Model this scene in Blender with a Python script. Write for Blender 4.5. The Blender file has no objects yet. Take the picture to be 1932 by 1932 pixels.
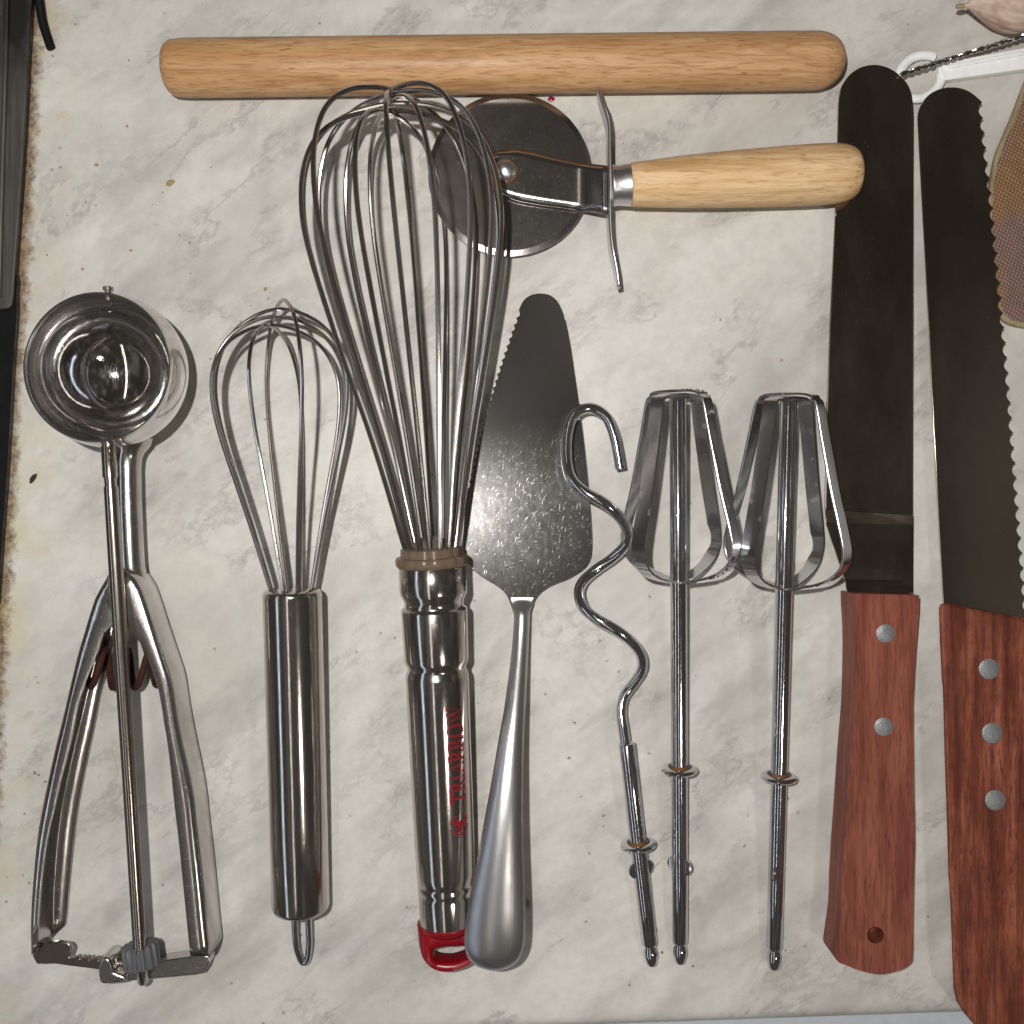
import bpy, bmesh, math, random
from mathutils import Vector, Matrix, noise
random.seed(7)
SC = bpy.context.scene
COL = SC.collection
# ------------------------------------------------------------------ camera
D = 0.334            # camera height above the counter
W = 0.333            # width of the counter seen
cam = bpy.data.cameras.new('camera'); cam.sensor_width = 36; cam.lens = 36 * D / W
cam.clip_start = 0.01; cam.clip_end = 50
co = bpy.data.objects.new('camera', cam); COL.objects.link(co)
co.location = (0, 0, D); co.rotation_euler = (0, 0, 0); SC.camera = co
# ------------------------------------------------------------------ world (dim room)
w = bpy.data.worlds.new('World'); SC.world = w; w.use_nodes = True
nt = w.node_tree; bg = nt.nodes['Background']; bg.inputs[1].default_value = 0.10
_tc = nt.nodes.new('ShaderNodeTexCoord'); _mp = nt.nodes.new('ShaderNodeMapping'); _mp.inputs['Scale'].default_value = (1.6, 0.8, 1.0)
_nz = nt.nodes.new('ShaderNodeTexNoise'); _nz.inputs['Scale'].default_value = 3.2; _nz.inputs['Detail'].default_value = 4
_rp = nt.nodes.new('ShaderNodeValToRGB')          # dim kitchen: dark cupboards, patches of paler wall
_rp.color_ramp.elements[0].position = 0.40; _rp.color_ramp.elements[0].color = (0.26, 0.225, 0.175, 1)
_rp.color_ramp.elements[1].position = 0.62; _rp.color_ramp.elements[1].color = (1.0, 0.92, 0.84, 1)
_e = _rp.color_ramp.elements.new(0.52); _e.color = (0.40, 0.34, 0.28, 1)
for _a, _b in ((_tc.outputs['Generated'], _mp.inputs[0]), (_mp.outputs[0], _nz.inputs['Vector']), (_nz.outputs['Fac'], _rp.inputs[0]), (_rp.outputs[0], bg.inputs[0])): nt.links.new(_a, _b)
# ------------------------------------------------------------------ lamps
def lamp(name, kind, loc, power, color, size, size_y=None, target=(0, 0, 0)):
    l = bpy.data.lights.new(name, kind); l.energy = power; l.color = color
    if kind == 'AREA':
        l.shape = 'RECTANGLE' if size_y else 'DISK'; l.size = size
        if size_y: l.size_y = size_y
    else: l.shadow_soft_size = size
    o = bpy.data.objects.new(name, l); COL.objects.link(o); o.location = loc
    o.rotation_euler = (Vector(target) - Vector(loc)).to_track_quat('-Z', 'Y').to_euler()
    return o
lamp('phone_light', 'POINT', (-0.037, 0.034, 0.40), 5.9, (1.0, 0.985, 0.96), 0.0045)
lamp('hood_lamp', 'AREA', (0.30, -0.33, 0.62), 0.50, (1.0, 0.95, 0.86), 0.06)
lamp('highlight_strip', 'AREA', (-0.24, -0.2, 1.15), 1.1, (1.0, 0.96, 0.91), 0.035, 2.1, (-0.24, -0.2, 0))  # added strip light, stretched to draw long highlight lines along handles and shafts
lamp('window_light', 'AREA', (-0.62, -0.35, 0.48), 0.7, (0.70, 0.82, 1.0), 1.3, 0.07, (-0.05, -0.35, 0))
SC.view_settings.view_transform = 'Standard'; SC.view_settings.look = 'None'
SC.view_settings.exposure = -0.09; SC.view_settings.gamma = 1
SC.cycles.max_bounces = 10; SC.cycles.glossy_bounces = 6
try: SC.cycles.caustics_reflective = True
except Exception: pass

# ------------------------------------------------------------------ helpers
PX = W / 1932.0
def P(u, v, h=0.0):
    """counter-plane units (1932 across the view) + height in metres -> a point in the room"""
    k = (D - h) / D
    return Vector(((u - 966) * PX * k, -(v - 966) * PX * k, h))
def cr(x0, y0, s):
    return lambda x, y: ((x0 + x / s) * 0.63889, (y0 + y / s) * 0.63889)
def catmull(pts, n=6, closed=False):
    pts = [tuple(p) for p in pts]; out = []; m = len(pts); dim = len(pts[0])
    rng = range(m) if closed else range(m - 1)
    for i in rng:
        if closed: p0, p1, p2, p3 = pts[(i-1) % m], pts[i], pts[(i+1) % m], pts[(i+2) % m]
        else: p0, p1, p2, p3 = pts[max(i-1, 0)], pts[i], pts[i+1], pts[min(i+2, m-1)]
        for j in range(n):
            t = j / n
            out.append(tuple(0.5*((2*p1[k]) + (-p0[k]+p2[k])*t + (2*p0[k]-5*p1[k]+4*p2[k]-p3[k])*t*t + (-p0[k]+3*p1[k]-3*p2[k]+p3[k])*t**3) for k in range(dim)))
    if not closed: out.append(pts[-1])
    return out
class MB:
    def __init__(s): s.v = []; s.f = []
    def add(s, vs, fs):
        o = len(s.v); s.v += [Vector(x) for x in vs]; s.f += [tuple(o + i for i in f) for f in fs]
    def grid(s, rows, closed_u=False, cap=False):
        n = len(rows[0]); vs = [p for r in rows for p in r]; fs = []
        for i in range(len(rows)-1):
            for j in range(n if closed_u else n-1):
                k = (j+1) % n
                fs.append((i*n+j, i*n+k, (i+1)*n+k, (i+1)*n+j))
        if cap:
            fs.append(tuple(reversed(range(n)))); o = (len(rows)-1)*n; fs.append(tuple(o+j for j in range(n)))
        s.add(vs, fs)
    def tube(s, pts, r, segs=10, cap=True, flat=1.0):
        pts = [Vector(p) for p in pts]; n = len(pts)
        rs = r if isinstance(r, (list, tuple)) else [r]*n
        t0 = (pts[1]-pts[0]).normalized()
        ref = Vector((0, 0, 1)) if abs(t0.z) < 0.9 else Vector((1, 0, 0))
        nrm = (ref - t0*ref.dot(t0)).normalized(); rows = []
        for i in range(n):
            t = (pts[min(i+1, n-1)] - pts[max(i-1, 0)]).normalized()
            nrm = (nrm - t*nrm.dot(t)).normalized(); b = t.cross(nrm)
            rows.append([pts[i] + (nrm*math.cos(a)*flat + b*math.sin(a))*rs[i] for a in [2*math.pi*k/segs for k in range(segs)]])
        s.grid(rows, True, cap)
    def lathe(s, A, B, prof, segs=32, cap=True, tw=None):
        """profile of (distance along A->B, radius)"""
        A = Vector(A); B = Vector(B); a = (B-A).normalized(); up, sd = frame(a); rows = []
        for (d, r) in prof:
            rows.append([A + a*d + (up*math.cos(t) + sd*math.sin(t))*(r*(tw(t) if tw else 1)) for t in [2*math.pi*k/segs for k in range(segs)]])
        s.grid(rows, True, cap)
    def plate(s, top, bot):
        n = len(top); fs = [tuple(range(n)), tuple(reversed(range(n, 2*n)))]
        for i in range(n):
            j = (i+1) % n; fs.append((j, i, n+i, n+j))
        s.add(list(top)+list(bot), fs)
    def build(s, name, mat, parent=None, loc=None, smooth=True, bevel=0, angle=35, solid=0, sub=0, seg=2):
        base = Vector((0, 0, 0))
        if parent is not None:
            base = world_loc(parent)
        elif loc is not None: base = Vector(loc)
        own = Vector(loc) if loc is not None else base
        me = bpy.data.meshes.new(name); me.from_pydata([v-own for v in s.v], [], s.f); me.update()
        bm = bmesh.new(); bm.from_mesh(me); bmesh.ops.recalc_face_normals(bm, faces=bm.faces); bm.to_mesh(me); bm.free()
        me.materials.append(mat)
        if smooth:
            me.polygons.foreach_set('use_smooth', [True]*len(me.polygons))
            me.set_sharp_from_angle(angle=math.radians(angle))
        o = bpy.data.objects.new(name, me); COL.objects.link(o)
        if parent is not None:
            o.parent = parent; o.location = own - base
        else: o.location = own
        if solid:
            m = o.modifiers.new('solid', 'SOLIDIFY'); m.thickness = solid; m.offset = 0
        if bevel:
            m = o.modifiers.new('bevel', 'BEVEL'); m.width = bevel; m.segments = seg; m.limit_method = 'ANGLE'; m.angle_limit = math.radians(40)
        if sub:
            m = o.modifiers.new('sub', 'SUBSURF'); m.levels = sub; m.render_levels = sub
        return o
def world_loc(o):
    l = Vector(o.location)
    while o.parent: o = o.parent; l += Vector(o.location)
    return l
def frame(a):
    up = (Vector((0, 0, 1)) - a*a.z)
    up = up.normalized() if up.length > 1e-4 else Vector((0, 1, 0))
    return up, a.cross(up).normalized()
def tag(o, label=None, cat=None, group=None, kind=None):
    if label: o['label'] = label
    if cat: o['category'] = cat
    if group: o['group'] = group
    if kind: o['kind'] = kind
    return o
def thing(name, loc, label, cat, group=None):
    o = bpy.data.objects.new(name, None); COL.objects.link(o); o.location = loc; o.empty_display_size = 0.01
    return tag(o, label, cat, group)
def boolcut(o, cutter_mb):
    c = cutter_mb.build('cutter', o.data.materials[0])
    m = o.modifiers.new('cut', 'BOOLEAN'); m.object = c; m.operation = 'DIFFERENCE'; m.solver = 'EXACT'
    # cut first, bevel after
    bpy.context.view_layer.update()
    dg = bpy.context.evaluated_depsgraph_get()
    keep = [(x.type, x) for x in o.modifiers if x.type != 'BOOLEAN']
    for _, x in keep: x.show_viewport = False
    bpy.context.view_layer.update(); dg.update()
    me = bpy.data.meshes.new_from_object(o.evaluated_get(dg))
    for _, x in keep: x.show_viewport = True
    o.modifiers.remove(m); o.data = me
    bpy.data.objects.remove(c)

def blob(m, c, r, sq=(1, 1, 0.6), rot=0.0, seed=0):
    bm = bmesh.new(); bmesh.ops.create_icosphere(bm, subdivisions=2 if r > 0.0008 else 1, radius=1.0)
    vs = []
    for v in bm.verts:
        k = 1 + 0.35*noise.noise(v.co*1.3 + Vector((seed, 0, 0))); p = Vector((v.co.x*sq[0], v.co.y*sq[1], v.co.z*sq[2]))*k*r
        vs.append(c + Vector((p.x*math.cos(rot)-p.y*math.sin(rot), p.x*math.sin(rot)+p.y*math.cos(rot), p.z)))
    fs = [tuple(v.index for v in f.verts) for f in bm.faces]; m.add(vs, fs); bm.free()
# ------------------------------------------------------------------ materials
class NT:
    def __init__(s, name):
        m = bpy.data.materials.new(name); m.use_nodes = True; s.m = m; s.t = m.node_tree
        s.b = s.t.nodes['Principled BSDF']; s.co = s.n('ShaderNodeTexCoord').outputs['Object']
    def n(s, typ, **kw):
        x = s.t.nodes.new(typ)
        for k, v in kw.items(): setattr(x, k, v)
        return x
    def l(s, a, b): s.t.links.new(a, b)
    def map(s, scale=(1, 1, 1), rot=(0, 0, 0), src=None, loc=(0, 0, 0)):
        x = s.n('ShaderNodeMapping'); x.inputs['Scale'].default_value = scale; x.inputs['Rotation'].default_value = rot
        x.inputs['Location'].default_value = loc
        s.l(src or s.co, x.inputs['Vector']); return x.outputs[0]
    def noise(s, scale, detail=4, rough=0.55, vec=None, dist=0):
        x = s.n('ShaderNodeTexNoise'); x.inputs['Scale'].default_value = scale; x.inputs['Detail'].default_value = detail
        x.inputs['Roughness'].default_value = rough; x.inputs['Distortion'].default_value = dist
        s.l(vec or s.co, x.inputs['Vector']); return x.outputs['Fac']
    def ramp(s, fac, stops, mode='LINEAR'):
        x = s.n('ShaderNodeValToRGB'); x.color_ramp.interpolation = mode; e = x.color_ramp.elements
        while len(e) < len(stops): e.new(0.5)
        for i, (p, c) in enumerate(stops):
            e[i].position = p; e[i].color = (c, c, c, 1) if isinstance(c, (int, float)) else (*c, 1)
        s.l(fac, x.inputs[0]); return x.outputs[0]
    def mix(s, fac, a, b, typ='MIX'):
        x = s.n('ShaderNodeMix', data_type='RGBA', blend_type=typ); x.clamp_factor = True
        for i, v in ((0, fac), (6, a), (7, b)):
            if isinstance(v, (int, float)): x.inputs[i].default_value = v
            elif isinstance(v, tuple): x.inputs[i].default_value = (*v, 1)
            else: s.l(v, x.inputs[i])
        return x.outputs[2]
    def math(s, op, a, b=0.0, clamp=False):
        x = s.n('ShaderNodeMath', operation=op); x.use_clamp = clamp
        for i, v in ((0, a), (1, b)):
            if isinstance(v, (int, float)): x.inputs[i].default_value = v
            else: s.l(v, x.inputs[i])
        return x.outputs[0]
    def bump(s, h, strength, dist, nrm=None):
        x = s.n('ShaderNodeBump'); x.inputs['Strength'].default_value = strength; x.inputs['Distance'].default_value = dist
        s.l(h, x.inputs['Height'])
        if nrm: s.l(nrm, x.inputs['Normal'])
        s.l(x.outputs[0], s.b.inputs['Normal']); return x.outputs[0]
    def col(s, c):
        if isinstance(c, tuple): s.b.inputs['Base Color'].default_value = (*c, 1)
        else: s.l(c, s.b.inputs['Base Color'])
    def set(s, **kw):
        for k, v in kw.items():
            i = s.b.inputs[k.replace('_', ' ')]
            if isinstance(v, (int, float, tuple)): i.default_value = v
            else: s.l(v, i)

def steel(name, col=(0.60, 0.58, 0.56), rough=0.16, dirt=0.25, grain=(1, 0.08, 1), bump=0.02, rv=0.12, aniso=0.0, rust=0.0):
    n = NT(name)
    g = n.noise(2600, 3, 0.6, n.map(grain)); b = n.noise(170, 5, 0.6)
    spots = n.ramp(n.noise(900, 4, 0.7), [(0.58, 0.0), (0.72, 1.0)])
    c = n.mix(n.math('MULTIPLY', n.ramp(b, [(0.35, 0.0), (0.75, 1.0)]), dirt), col, tuple(x*0.55 for x in col))
    if rust:
        rm = n.ramp(n.noise(60, 6, 0.65), [(0.60, 0.0), (0.68, 1.0)])
        f = n.math('MULTIPLY', rm, rust); c = n.mix(f, c, (0.16, 0.06, 0.025))
        n.set(Metallic=n.math('MULTIPLY', n.math('SUBTRACT', 1.0, f), 0.975))
    else: n.set(Metallic=0.972)
    n.col(c)
    r = n.math('ADD', n.math('MULTIPLY', b, rv), n.math('ADD', n.math('MULTIPLY', spots, rv*0.7), rough - rv*0.5))
    n.set(Roughness=n.math('MAXIMUM', r, 0.03))
    if aniso: n.set(Anisotropic=aniso)
    n.bump(g, bump, 0.0004)
    return n.m

def scratched(name, col, rough, flecks=1.0):
    n = NT(name); n.set(Metallic=0.965)
    def sn(sc_, rot, loc): return n.noise(sc_, 2, 0.5, n.map((1, 0.07, 1), (0, 0, 0), n.map((1, 1, 1), (0, 0, rot), loc=loc)))
    a = sn(4800, 0.5, (0, 0, 0)); b = sn(3800, 0.15, (1, 2, 0)); c = sn(5200, 1.2, (3, 1, 0))
    sc = n.math('MAXIMUM', n.math('MAXIMUM', n.ramp(a, [(0.68, 0), (0.76, 0.8)]), n.ramp(b, [(0.68, 0), (0.76, 0.8)])), n.ramp(c, [(0.68, 0), (0.76, 0.8)]))
    # knife cuts gather in the lower half of the blade
    sx = n.n('ShaderNodeSeparateXYZ'); n.l(n.co, sx.inputs[0])
    dist = n.n('ShaderNodeVectorMath', operation='DISTANCE'); n.l(n.co, dist.inputs[0]); dist.inputs[1].default_value = (0.003, 0.028, 0.0)
    zone = n.ramp(n.math('ADD', n.math('MULTIPLY', dist.outputs['Value'], 22), n.math('MULTIPLY', n.noise(60, 5), 0.25)), [(0.42, 1.0), (0.90, 0.10)])
    blot = n.noise(700, 5, 0.7, n.map((1, 0.4, 1)))
    m = n.math('MULTIPLY', sc, n.math('MULTIPLY', zone, flecks))
    n.col(n.mix(n.math('MULTIPLY', blot, 0.6), col, tuple(x*0.6 for x in col)))
    n.set(Roughness=n.math('ADD', n.math('ADD', n.math('MULTIPLY', m, 0.3), n.math('MULTIPLY', n.math('MULTIPLY', blot, zone), 0.10)), rough))
    n.bump(n.math('ADD', n.math('MULTIPLY', sc, zone), n.math('MULTIPLY', n.math('MULTIPLY', blot, zone), 0.5)), 0.10, 0.00002)
    return n.m

def wood(name, ca, cb, fleck, along='X', rough=0.5, ang=0.0, scale=1.0, fl=1.0, bump=0.15, dark=None):
    n = NT(name); st = {'X': (0.09, 1, 1), 'Y': (1, 0.09, 1)}[along]
    v = n.map(st, (0, 0, 0)) if not ang else n.map(st, (0, 0, 0), n.map((1, 1, 1), (0, 0, ang)))
    g1 = n.noise(260*scale, 6, 0.6, v, 0.3); g2 = n.noise(1500*scale, 3, 0.6, v); big = n.noise(40, 4, 0.5)
    c = n.mix(n.ramp(g1, [(0.38, 0.0), (0.62, 1.0)]), ca, cb)
    g3 = n.noise(90*scale, 5, 0.6, n.map(st, loc=(4, 4, 4)), 0.6); rg = n.math('ABSOLUTE', n.math('SUBTRACT', g3, 0.5))
    c = n.mix(n.math('MULTIPLY', n.ramp(rg, [(0.0, 1.0), (0.03, 0.0)]), 0.35*fl), c, fleck)
    c = n.mix(n.math('MULTIPLY', n.ramp(g2, [(0.52, 0.0), (0.66, 1.0)]), 0.55*fl), c, fleck)
    vv = n.map({'X': (0.22, 1, 1), 'Y': (1, 0.22, 1)}[along])
    vo = n.n('ShaderNodeTexVoronoi'); vo.inputs['Scale'].default_value = 650*scale; n.l(vv, vo.inputs['Vector'])
    f = n.math('MULTIPLY', n.ramp(vo.outputs['Distance'], [(0.10, 1.0), (0.22, 0.0)]), n.ramp(big, [(0.42, 0.0), (0.62, 1.0)]))
    c = n.mix(n.math('MULTIPLY', f, 0.8*fl), c, fleck)
    if dark:
        c = n.mix(n.math('MULTIPLY', n.ramp(n.noise(190, 5, 0.62, n.map({'X': (0.05, 1, 1), 'Y': (1, 0.05, 1)}[along], loc=(5, 2, 1)), 0.4), [(0.50, 0.0), (0.66, 1.0)]), 0.80), c, dark)
        c = n.mix(n.math('MULTIPLY', n.ramp(n.noise(520, 6, 0.8, n.map({'X': (0.4, 1, 1), 'Y': (1, 0.4, 1)}[along])), [(0.46, 0.0), (0.66, 1.0)]), 0.55), c, dark)
        c = n.mix(n.math('MULTIPLY', n.ramp(n.noise(60, 4, 0.6), [(0.40, 1.0), (0.62, 0.0)]), 0.35), c, dark)
    n.col(c); n.set(Roughness=n.math('ADD', n.math('MULTIPLY', g2, 0.15), rough-0.07))
    n.b.inputs['Specular IOR Level'].default_value = 0.22
    n.bump(n.math('ADD', g2, f), bump, 0.0002)
    return n.m

def plain(name, col, rough=0.5, metal=0, spec=0.5, bump=0, bs=1500, **kw):
    n = NT(name); b = n.noise(300, 5, 0.6)
    n.col(n.mix(n.math('MULTIPLY', n.ramp(b, [(0.35, 0), (0.7, 1)]), 0.35), col, tuple(x*0.7 for x in col)))
    n.set(Metallic=float(metal), Roughness=n.math('ADD', n.math('MULTIPLY', b, 0.15), rough-0.07)); n.b.inputs['Specular IOR Level'].default_value = spec
    if bump: n.bump(n.noise(bs, 4, 0.6), bump, 0.0004)
    for k, v in kw.items(): n.b.inputs[k.replace('_', ' ')].default_value = v
    return n.m

def marble():
    n = NT('marble_laminate')
    diag = n.map((1, 1, 1), (0, 0, math.radians(-38)))
    st = n.map((0.50, 1, 1), (0, 0, 0), diag)
    cloud = n.noise(15, 7, 0.66, st, 0.1); mid = n.noise(42, 8, 0.72, st, 0.15); fine = n.noise(260, 5, 0.75)
    c = n.mix(n.ramp(cloud, [(0.36, 0.0), (0.66, 1.0)]), (0.685, 0.665, 0.61), (0.50, 0.475, 0.43))
    c = n.mix(n.math('MULTIPLY', n.ramp(mid, [(0.46, 0.0), (0.74, 1.0)]), 0.50), c, (0.375, 0.36, 0.34))
    # broad soft diagonal bands, then thin ragged veins: ridges of noise
    bn = n.noise(8, 8, 0.62, n.map((0.26, 1, 1), loc=(2, 5, 0), src=diag), 0.3); br_ = n.math('ABSOLUTE', n.math('SUBTRACT', bn, 0.49))
    c = n.mix(n.math('MULTIPLY', n.math('MULTIPLY', n.ramp(br_, [(0.0, 1.0), (0.055, 0.0)]), n.ramp(mid, [(0.35, 0.15), (0.6, 1.0)])), 0.55), c, (0.33, 0.315, 0.295))
    vn = n.noise(15, 7, 0.70, n.map((0.55, 1, 1), (0, 0, 0), diag), 0.15); ridge = n.math('ABSOLUTE', n.math('SUBTRACT', vn, 0.5))
    vm = n.math('MULTIPLY', n.ramp(ridge, [(0.0, 1.0), (0.024, 0.0)]), n.ramp(n.noise(28, 4, 0.6, n.map((1, 1, 1), loc=(3, 1, 0))), [(0.40, 0.0), (0.56, 1.0)]))
    vm = n.math('MULTIPLY', vm, n.ramp(fine, [(0.38, 0.25), (0.6, 1.0)]))
    c = n.mix(n.math('MULTIPLY', vm, 0.7), c, (0.29, 0.275, 0.26))
    vn2 = n.noise(9, 6, 0.6, n.map((0.34, 1, 1), loc=(7, 2, 0), src=diag), 0.2); r2 = n.math('ABSOLUTE', n.math('SUBTRACT', vn2, 0.52))
    c = n.mix(n.math('MULTIPLY', n.ramp(r2, [(0.0, 1.0), (0.03, 0.0)]), 0.35), c, (0.70, 0.69, 0.66))
    c = n.mix(n.math('MULTIPLY', n.ramp(fine, [(0.35, 1.0), (0.55, 0.0)]), 0.24), c, (0.42, 0.385, 0.335))
    # printed speckle and small food stains
    vo = n.n('ShaderNodeTexVoronoi'); vo.inputs['Scale'].default_value = 210; n.l(n.map((1, 1, 1), (0, 0, 0.4)), vo.inputs['Vector'])
    sel = n.n('ShaderNodeSeparateColor'); n.l(vo.outputs['Color'], sel.inputs[0])
    f = n.math('MULTIPLY', n.ramp(n.math('ADD', vo.outputs['Distance'], n.math('MULTIPLY', fine, 0.12)), [(0.13, 1.0), (0.20, 0.0)]), n.math('GREATER_THAN', sel.outputs[0], 0.90))
    c = n.mix(n.math('MULTIPLY', f, 0.65), c, (0.24, 0.17, 0.10))
    vo2 = n.n('ShaderNodeTexVoronoi'); vo2.inputs['Scale'].default_value = 55; n.l(n.map((1, 1.2, 1), (0, 0, 0.9)), vo2.inputs['Vector'])
    sel2 = n.n('ShaderNodeSeparateColor'); n.l(vo2.outputs['Color'], sel2.inputs[0])
    sx = n.n('ShaderNodeSeparateXYZ'); n.l(n.co, sx.inputs[0])
    topl = n.math('GREATER_THAN', sx.outputs[1], 0.015)
    f2 = n.math('MULTIPLY', n.math('MULTIPLY', n.ramp(n.math('ADD', vo2.outputs['Distance'], n.math('MULTIPLY', fine, 0.25)), [(0.20, 1.0), (0.30, 0.0)]), n.math('GREATER_THAN', sel2.outputs[1], 0.86)), topl)
    c = n.mix(n.math('MULTIPLY', f2, 0.55), c, (0.50, 0.42, 0.14))
    # grease and rust soaked in along the cooker joint on the left
    d = n.math('ADD', sx.outputs[0], n.math('MULTIPLY', sx.outputs[1], -0.055))   # distance-like coordinate along the joint
    gz = n.math('ADD', d, n.math('MULTIPLY', n.math('SUBTRACT', n.noise(160, 6, 0.8), 0.5), 0.012))
    band = n.n('ShaderNodeMapRange'); band.inputs[1].default_value = -0.1632; band.inputs[2].default_value = -0.1605; band.inputs[3].default_value = 1; band.inputs[4].default_value = 0; n.l(gz, band.inputs[0])
    wide = n.n('ShaderNodeMapRange'); wide.inputs[1].default_value = -0.162; wide.inputs[2].default_value = -0.145; wide.inputs[3].default_value = 1; wide.inputs[4].default_value = 0; n.l(gz, wide.inputs[0])
    c = n.mix(n.math('MULTIPLY', wide.outputs[0], n.ramp(n.noise(70, 5, 0.6), [(0.42, 0.04), (0.66, 0.6)])), c, (0.56, 0.47, 0.25))
    c = n.mix(n.math('MULTIPLY', band.outputs[0], 0.85), c, n.mix(n.ramp(n.noise(420, 5, 0.7), [(0.4, 0.0), (0.6, 1.0)]), (0.05, 0.022, 0.009), (0.30, 0.185, 0.075)))
    n.col(c)
    n.set(Roughness=n.math('ADD', n.math('MULTIPLY', fine, 0.15), 0.36)); n.b.inputs['Specular IOR Level'].default_value = 0.35
    n.bump(n.noise(1700, 3, 0.5), 0.16, 0.0003)
    return n.m

M = {}
M['marble'] = marble()
M['chrome'] = steel('chrome', (0.62, 0.62, 0.64), 0.10, 0.15, bump=0.02, rv=0.10)
M['wire'] = steel('steel_wire', (0.46, 0.43, 0.40), 0.16, 0.3, bump=0.01, rv=0.08)
M['polish'] = steel('polished_steel', (0.55, 0.515, 0.48), 0.14, 0.4, (1, 0.05, 1), 0.03, 0.12)
M['satin'] = steel('satin_steel', (0.66, 0.65, 0.65), 0.33, 0.35, (1, 0.03, 1), 0.10, 0.14)
M['worn'] = steel('worn_steel', (0.58, 0.55, 0.52), 0.20, 0.4, (1, 0.1, 1), 0.04, 0.16)
def bowl_mat():
    n = NT('bowl_steel'); b = n.noise(120, 5, 0.65); sx = n.n('ShaderNodeSeparateXYZ'); n.l(n.co, sx.inputs[0])
    band = n.n('ShaderNodeMapRange'); band.inputs[1].default_value = 0.016; band.inputs[2].default_value = 0.024; n.l(n.math('ADD', sx.outputs[2], n.math('MULTIPLY', b, 0.004)), band.inputs[0])
    n.col(n.mix(n.ramp(b, [(0.4, 0.0), (0.7, 1.0)]), (0.78, 0.76, 0.745), (0.66, 0.635, 0.615)))
    n.set(Metallic=n.math('SUBTRACT', 0.995, n.math('MULTIPLY', band.outputs[0], 0.03)))
    n.set(Roughness=n.math('ADD', n.math('ADD', n.math('MULTIPLY', band.outputs[0], 0.07), 0.045), n.math('MULTIPLY', n.ramp(n.noise(2200, 3, 0.6, n.map((1, 0.12, 1))), [(0.5, 0), (0.75, 1)]), 0.12)))
    n.bump(n.noise(900, 4, 0.6, n.map((1, 1, 0.1))), 0.04, 0.0002); return n.m
M['bowl'] = bowl_mat()
M['dullrod'] = steel('dull_rod_steel', (0.42, 0.37, 0.32), 0.20, 0.3, (1, 0.1, 1), 0.02, 0.10)
M['rustchrome'] = steel('rusty_chrome', (0.58, 0.58, 0.60), 0.15, 0.15, bump=0.02, rv=0.12, rust=0.9)
M['server'] = scratched('scratched_server_steel', (0.56, 0.54, 0.52), 0.085)
def blade_mat():
    n = NT('dark_mirror_blade'); sm = n.noise(38, 6, 0.65, n.map((1, 0.5, 1))); sp = n.noise(2300, 2, 0.5); br = n.noise(1800, 3, 0.6, n.map((0.05, 1, 1)))
    film = n.math('MULTIPLY', n.ramp(sm, [(0.42, 0.0), (0.68, 1.0)]), 0.022); speck = n.math('MULTIPLY', n.ramp(sp, [(0.74, 0.0), (0.78, 1.0)]), 0.35)
    f = n.math('ADD', n.math('ADD', film, speck), 0.006)
    n.col(n.mix(f, (0.46, 0.41, 0.34), (0.50, 0.43, 0.33))); n.set(Metallic=n.math('SUBTRACT', 1.0, f), Roughness=n.math('ADD', n.math('MULTIPLY', sm, 0.16), 0.05))
    n.bump(br, 0.02, 0.0001); return n.m
M['blade'] = blade_mat()
M['wheel'] = steel('cutter_wheel_steel', (0.42, 0.39, 0.37), 0.17, 0.4, (1, 1, 1), 0.04, 0.12)
M['rivet'] = plain('aluminium_rivet', (0.27, 0.28, 0.28), 0.45, 0.5, bump=0.5, bs=900)
M['beech'] = wood('beech_wood', (0.46, 0.25, 0.11), (0.60, 0.365, 0.185), (0.28, 0.125, 0.045), 'X', 0.42, fl=1.2)
M['pale'] = wood('pale_handle_wood', (0.58, 0.35, 0.16), (0.76, 0.54, 0.31), (0.36, 0.18, 0.06), 'X', 0.45, fl=1.0)
M['red_wood'] = wood('reddish_handle_wood', (0.165, 0.040, 0.026), (0.27, 0.085, 0.052), (0.09, 0.020, 0.012), 'Y', 0.5, fl=1.0)
M['dark_wood'] = wood('weathered_red_wood', (0.20, 0.045, 0.022), (0.36, 0.115, 0.065), (0.06, 0.012, 0.008), 'Y', 0.55, fl=1.0, bump=0.5, dark=(0.07, 0.016, 0.009))
M['red_plastic'] = plain('red_plastic', (0.24, 0.003, 0.009), 0.30, 0, 0.5)
M['red_print'] = plain('red_print', (0.24, 0.005, 0.010), 0.45)
M['collar'] = plain('smoky_plastic', (0.22, 0.155, 0.10), 0.30, 0, 0.5, Transmission_Weight=0.35, IOR=1.45)
M['gear'] = plain('grey_plastic', (0.11, 0.11, 0.12), 0.5, 0, 0.4, bump=0.1)
M['rust'] = plain('rusted_spring', (0.055, 0.017, 0.009), 0.75, 0, 0.3, bump=1.0, bs=2500)
M['rust_stain'] = plain('rust_stain', (0.17, 0.07, 0.018), 0.6, 0, 0.3, bump=0.5)
M['white'] = plain('white_plastic', (0.96, 0.96, 0.94), 0.35, 0, 0.4)
M['cabinet'] = plain('white_cabinet_front', (0.55, 0.58, 0.62), 0.4, 0, 0.4)
M['black'] = plain('black_enamel', (0.008, 0.008, 0.008), 0.25, 0, 0.5)
M['rubber'] = plain('black_rubber', (0.006, 0.006, 0.006), 0.6, 0, 0.2)
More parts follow.
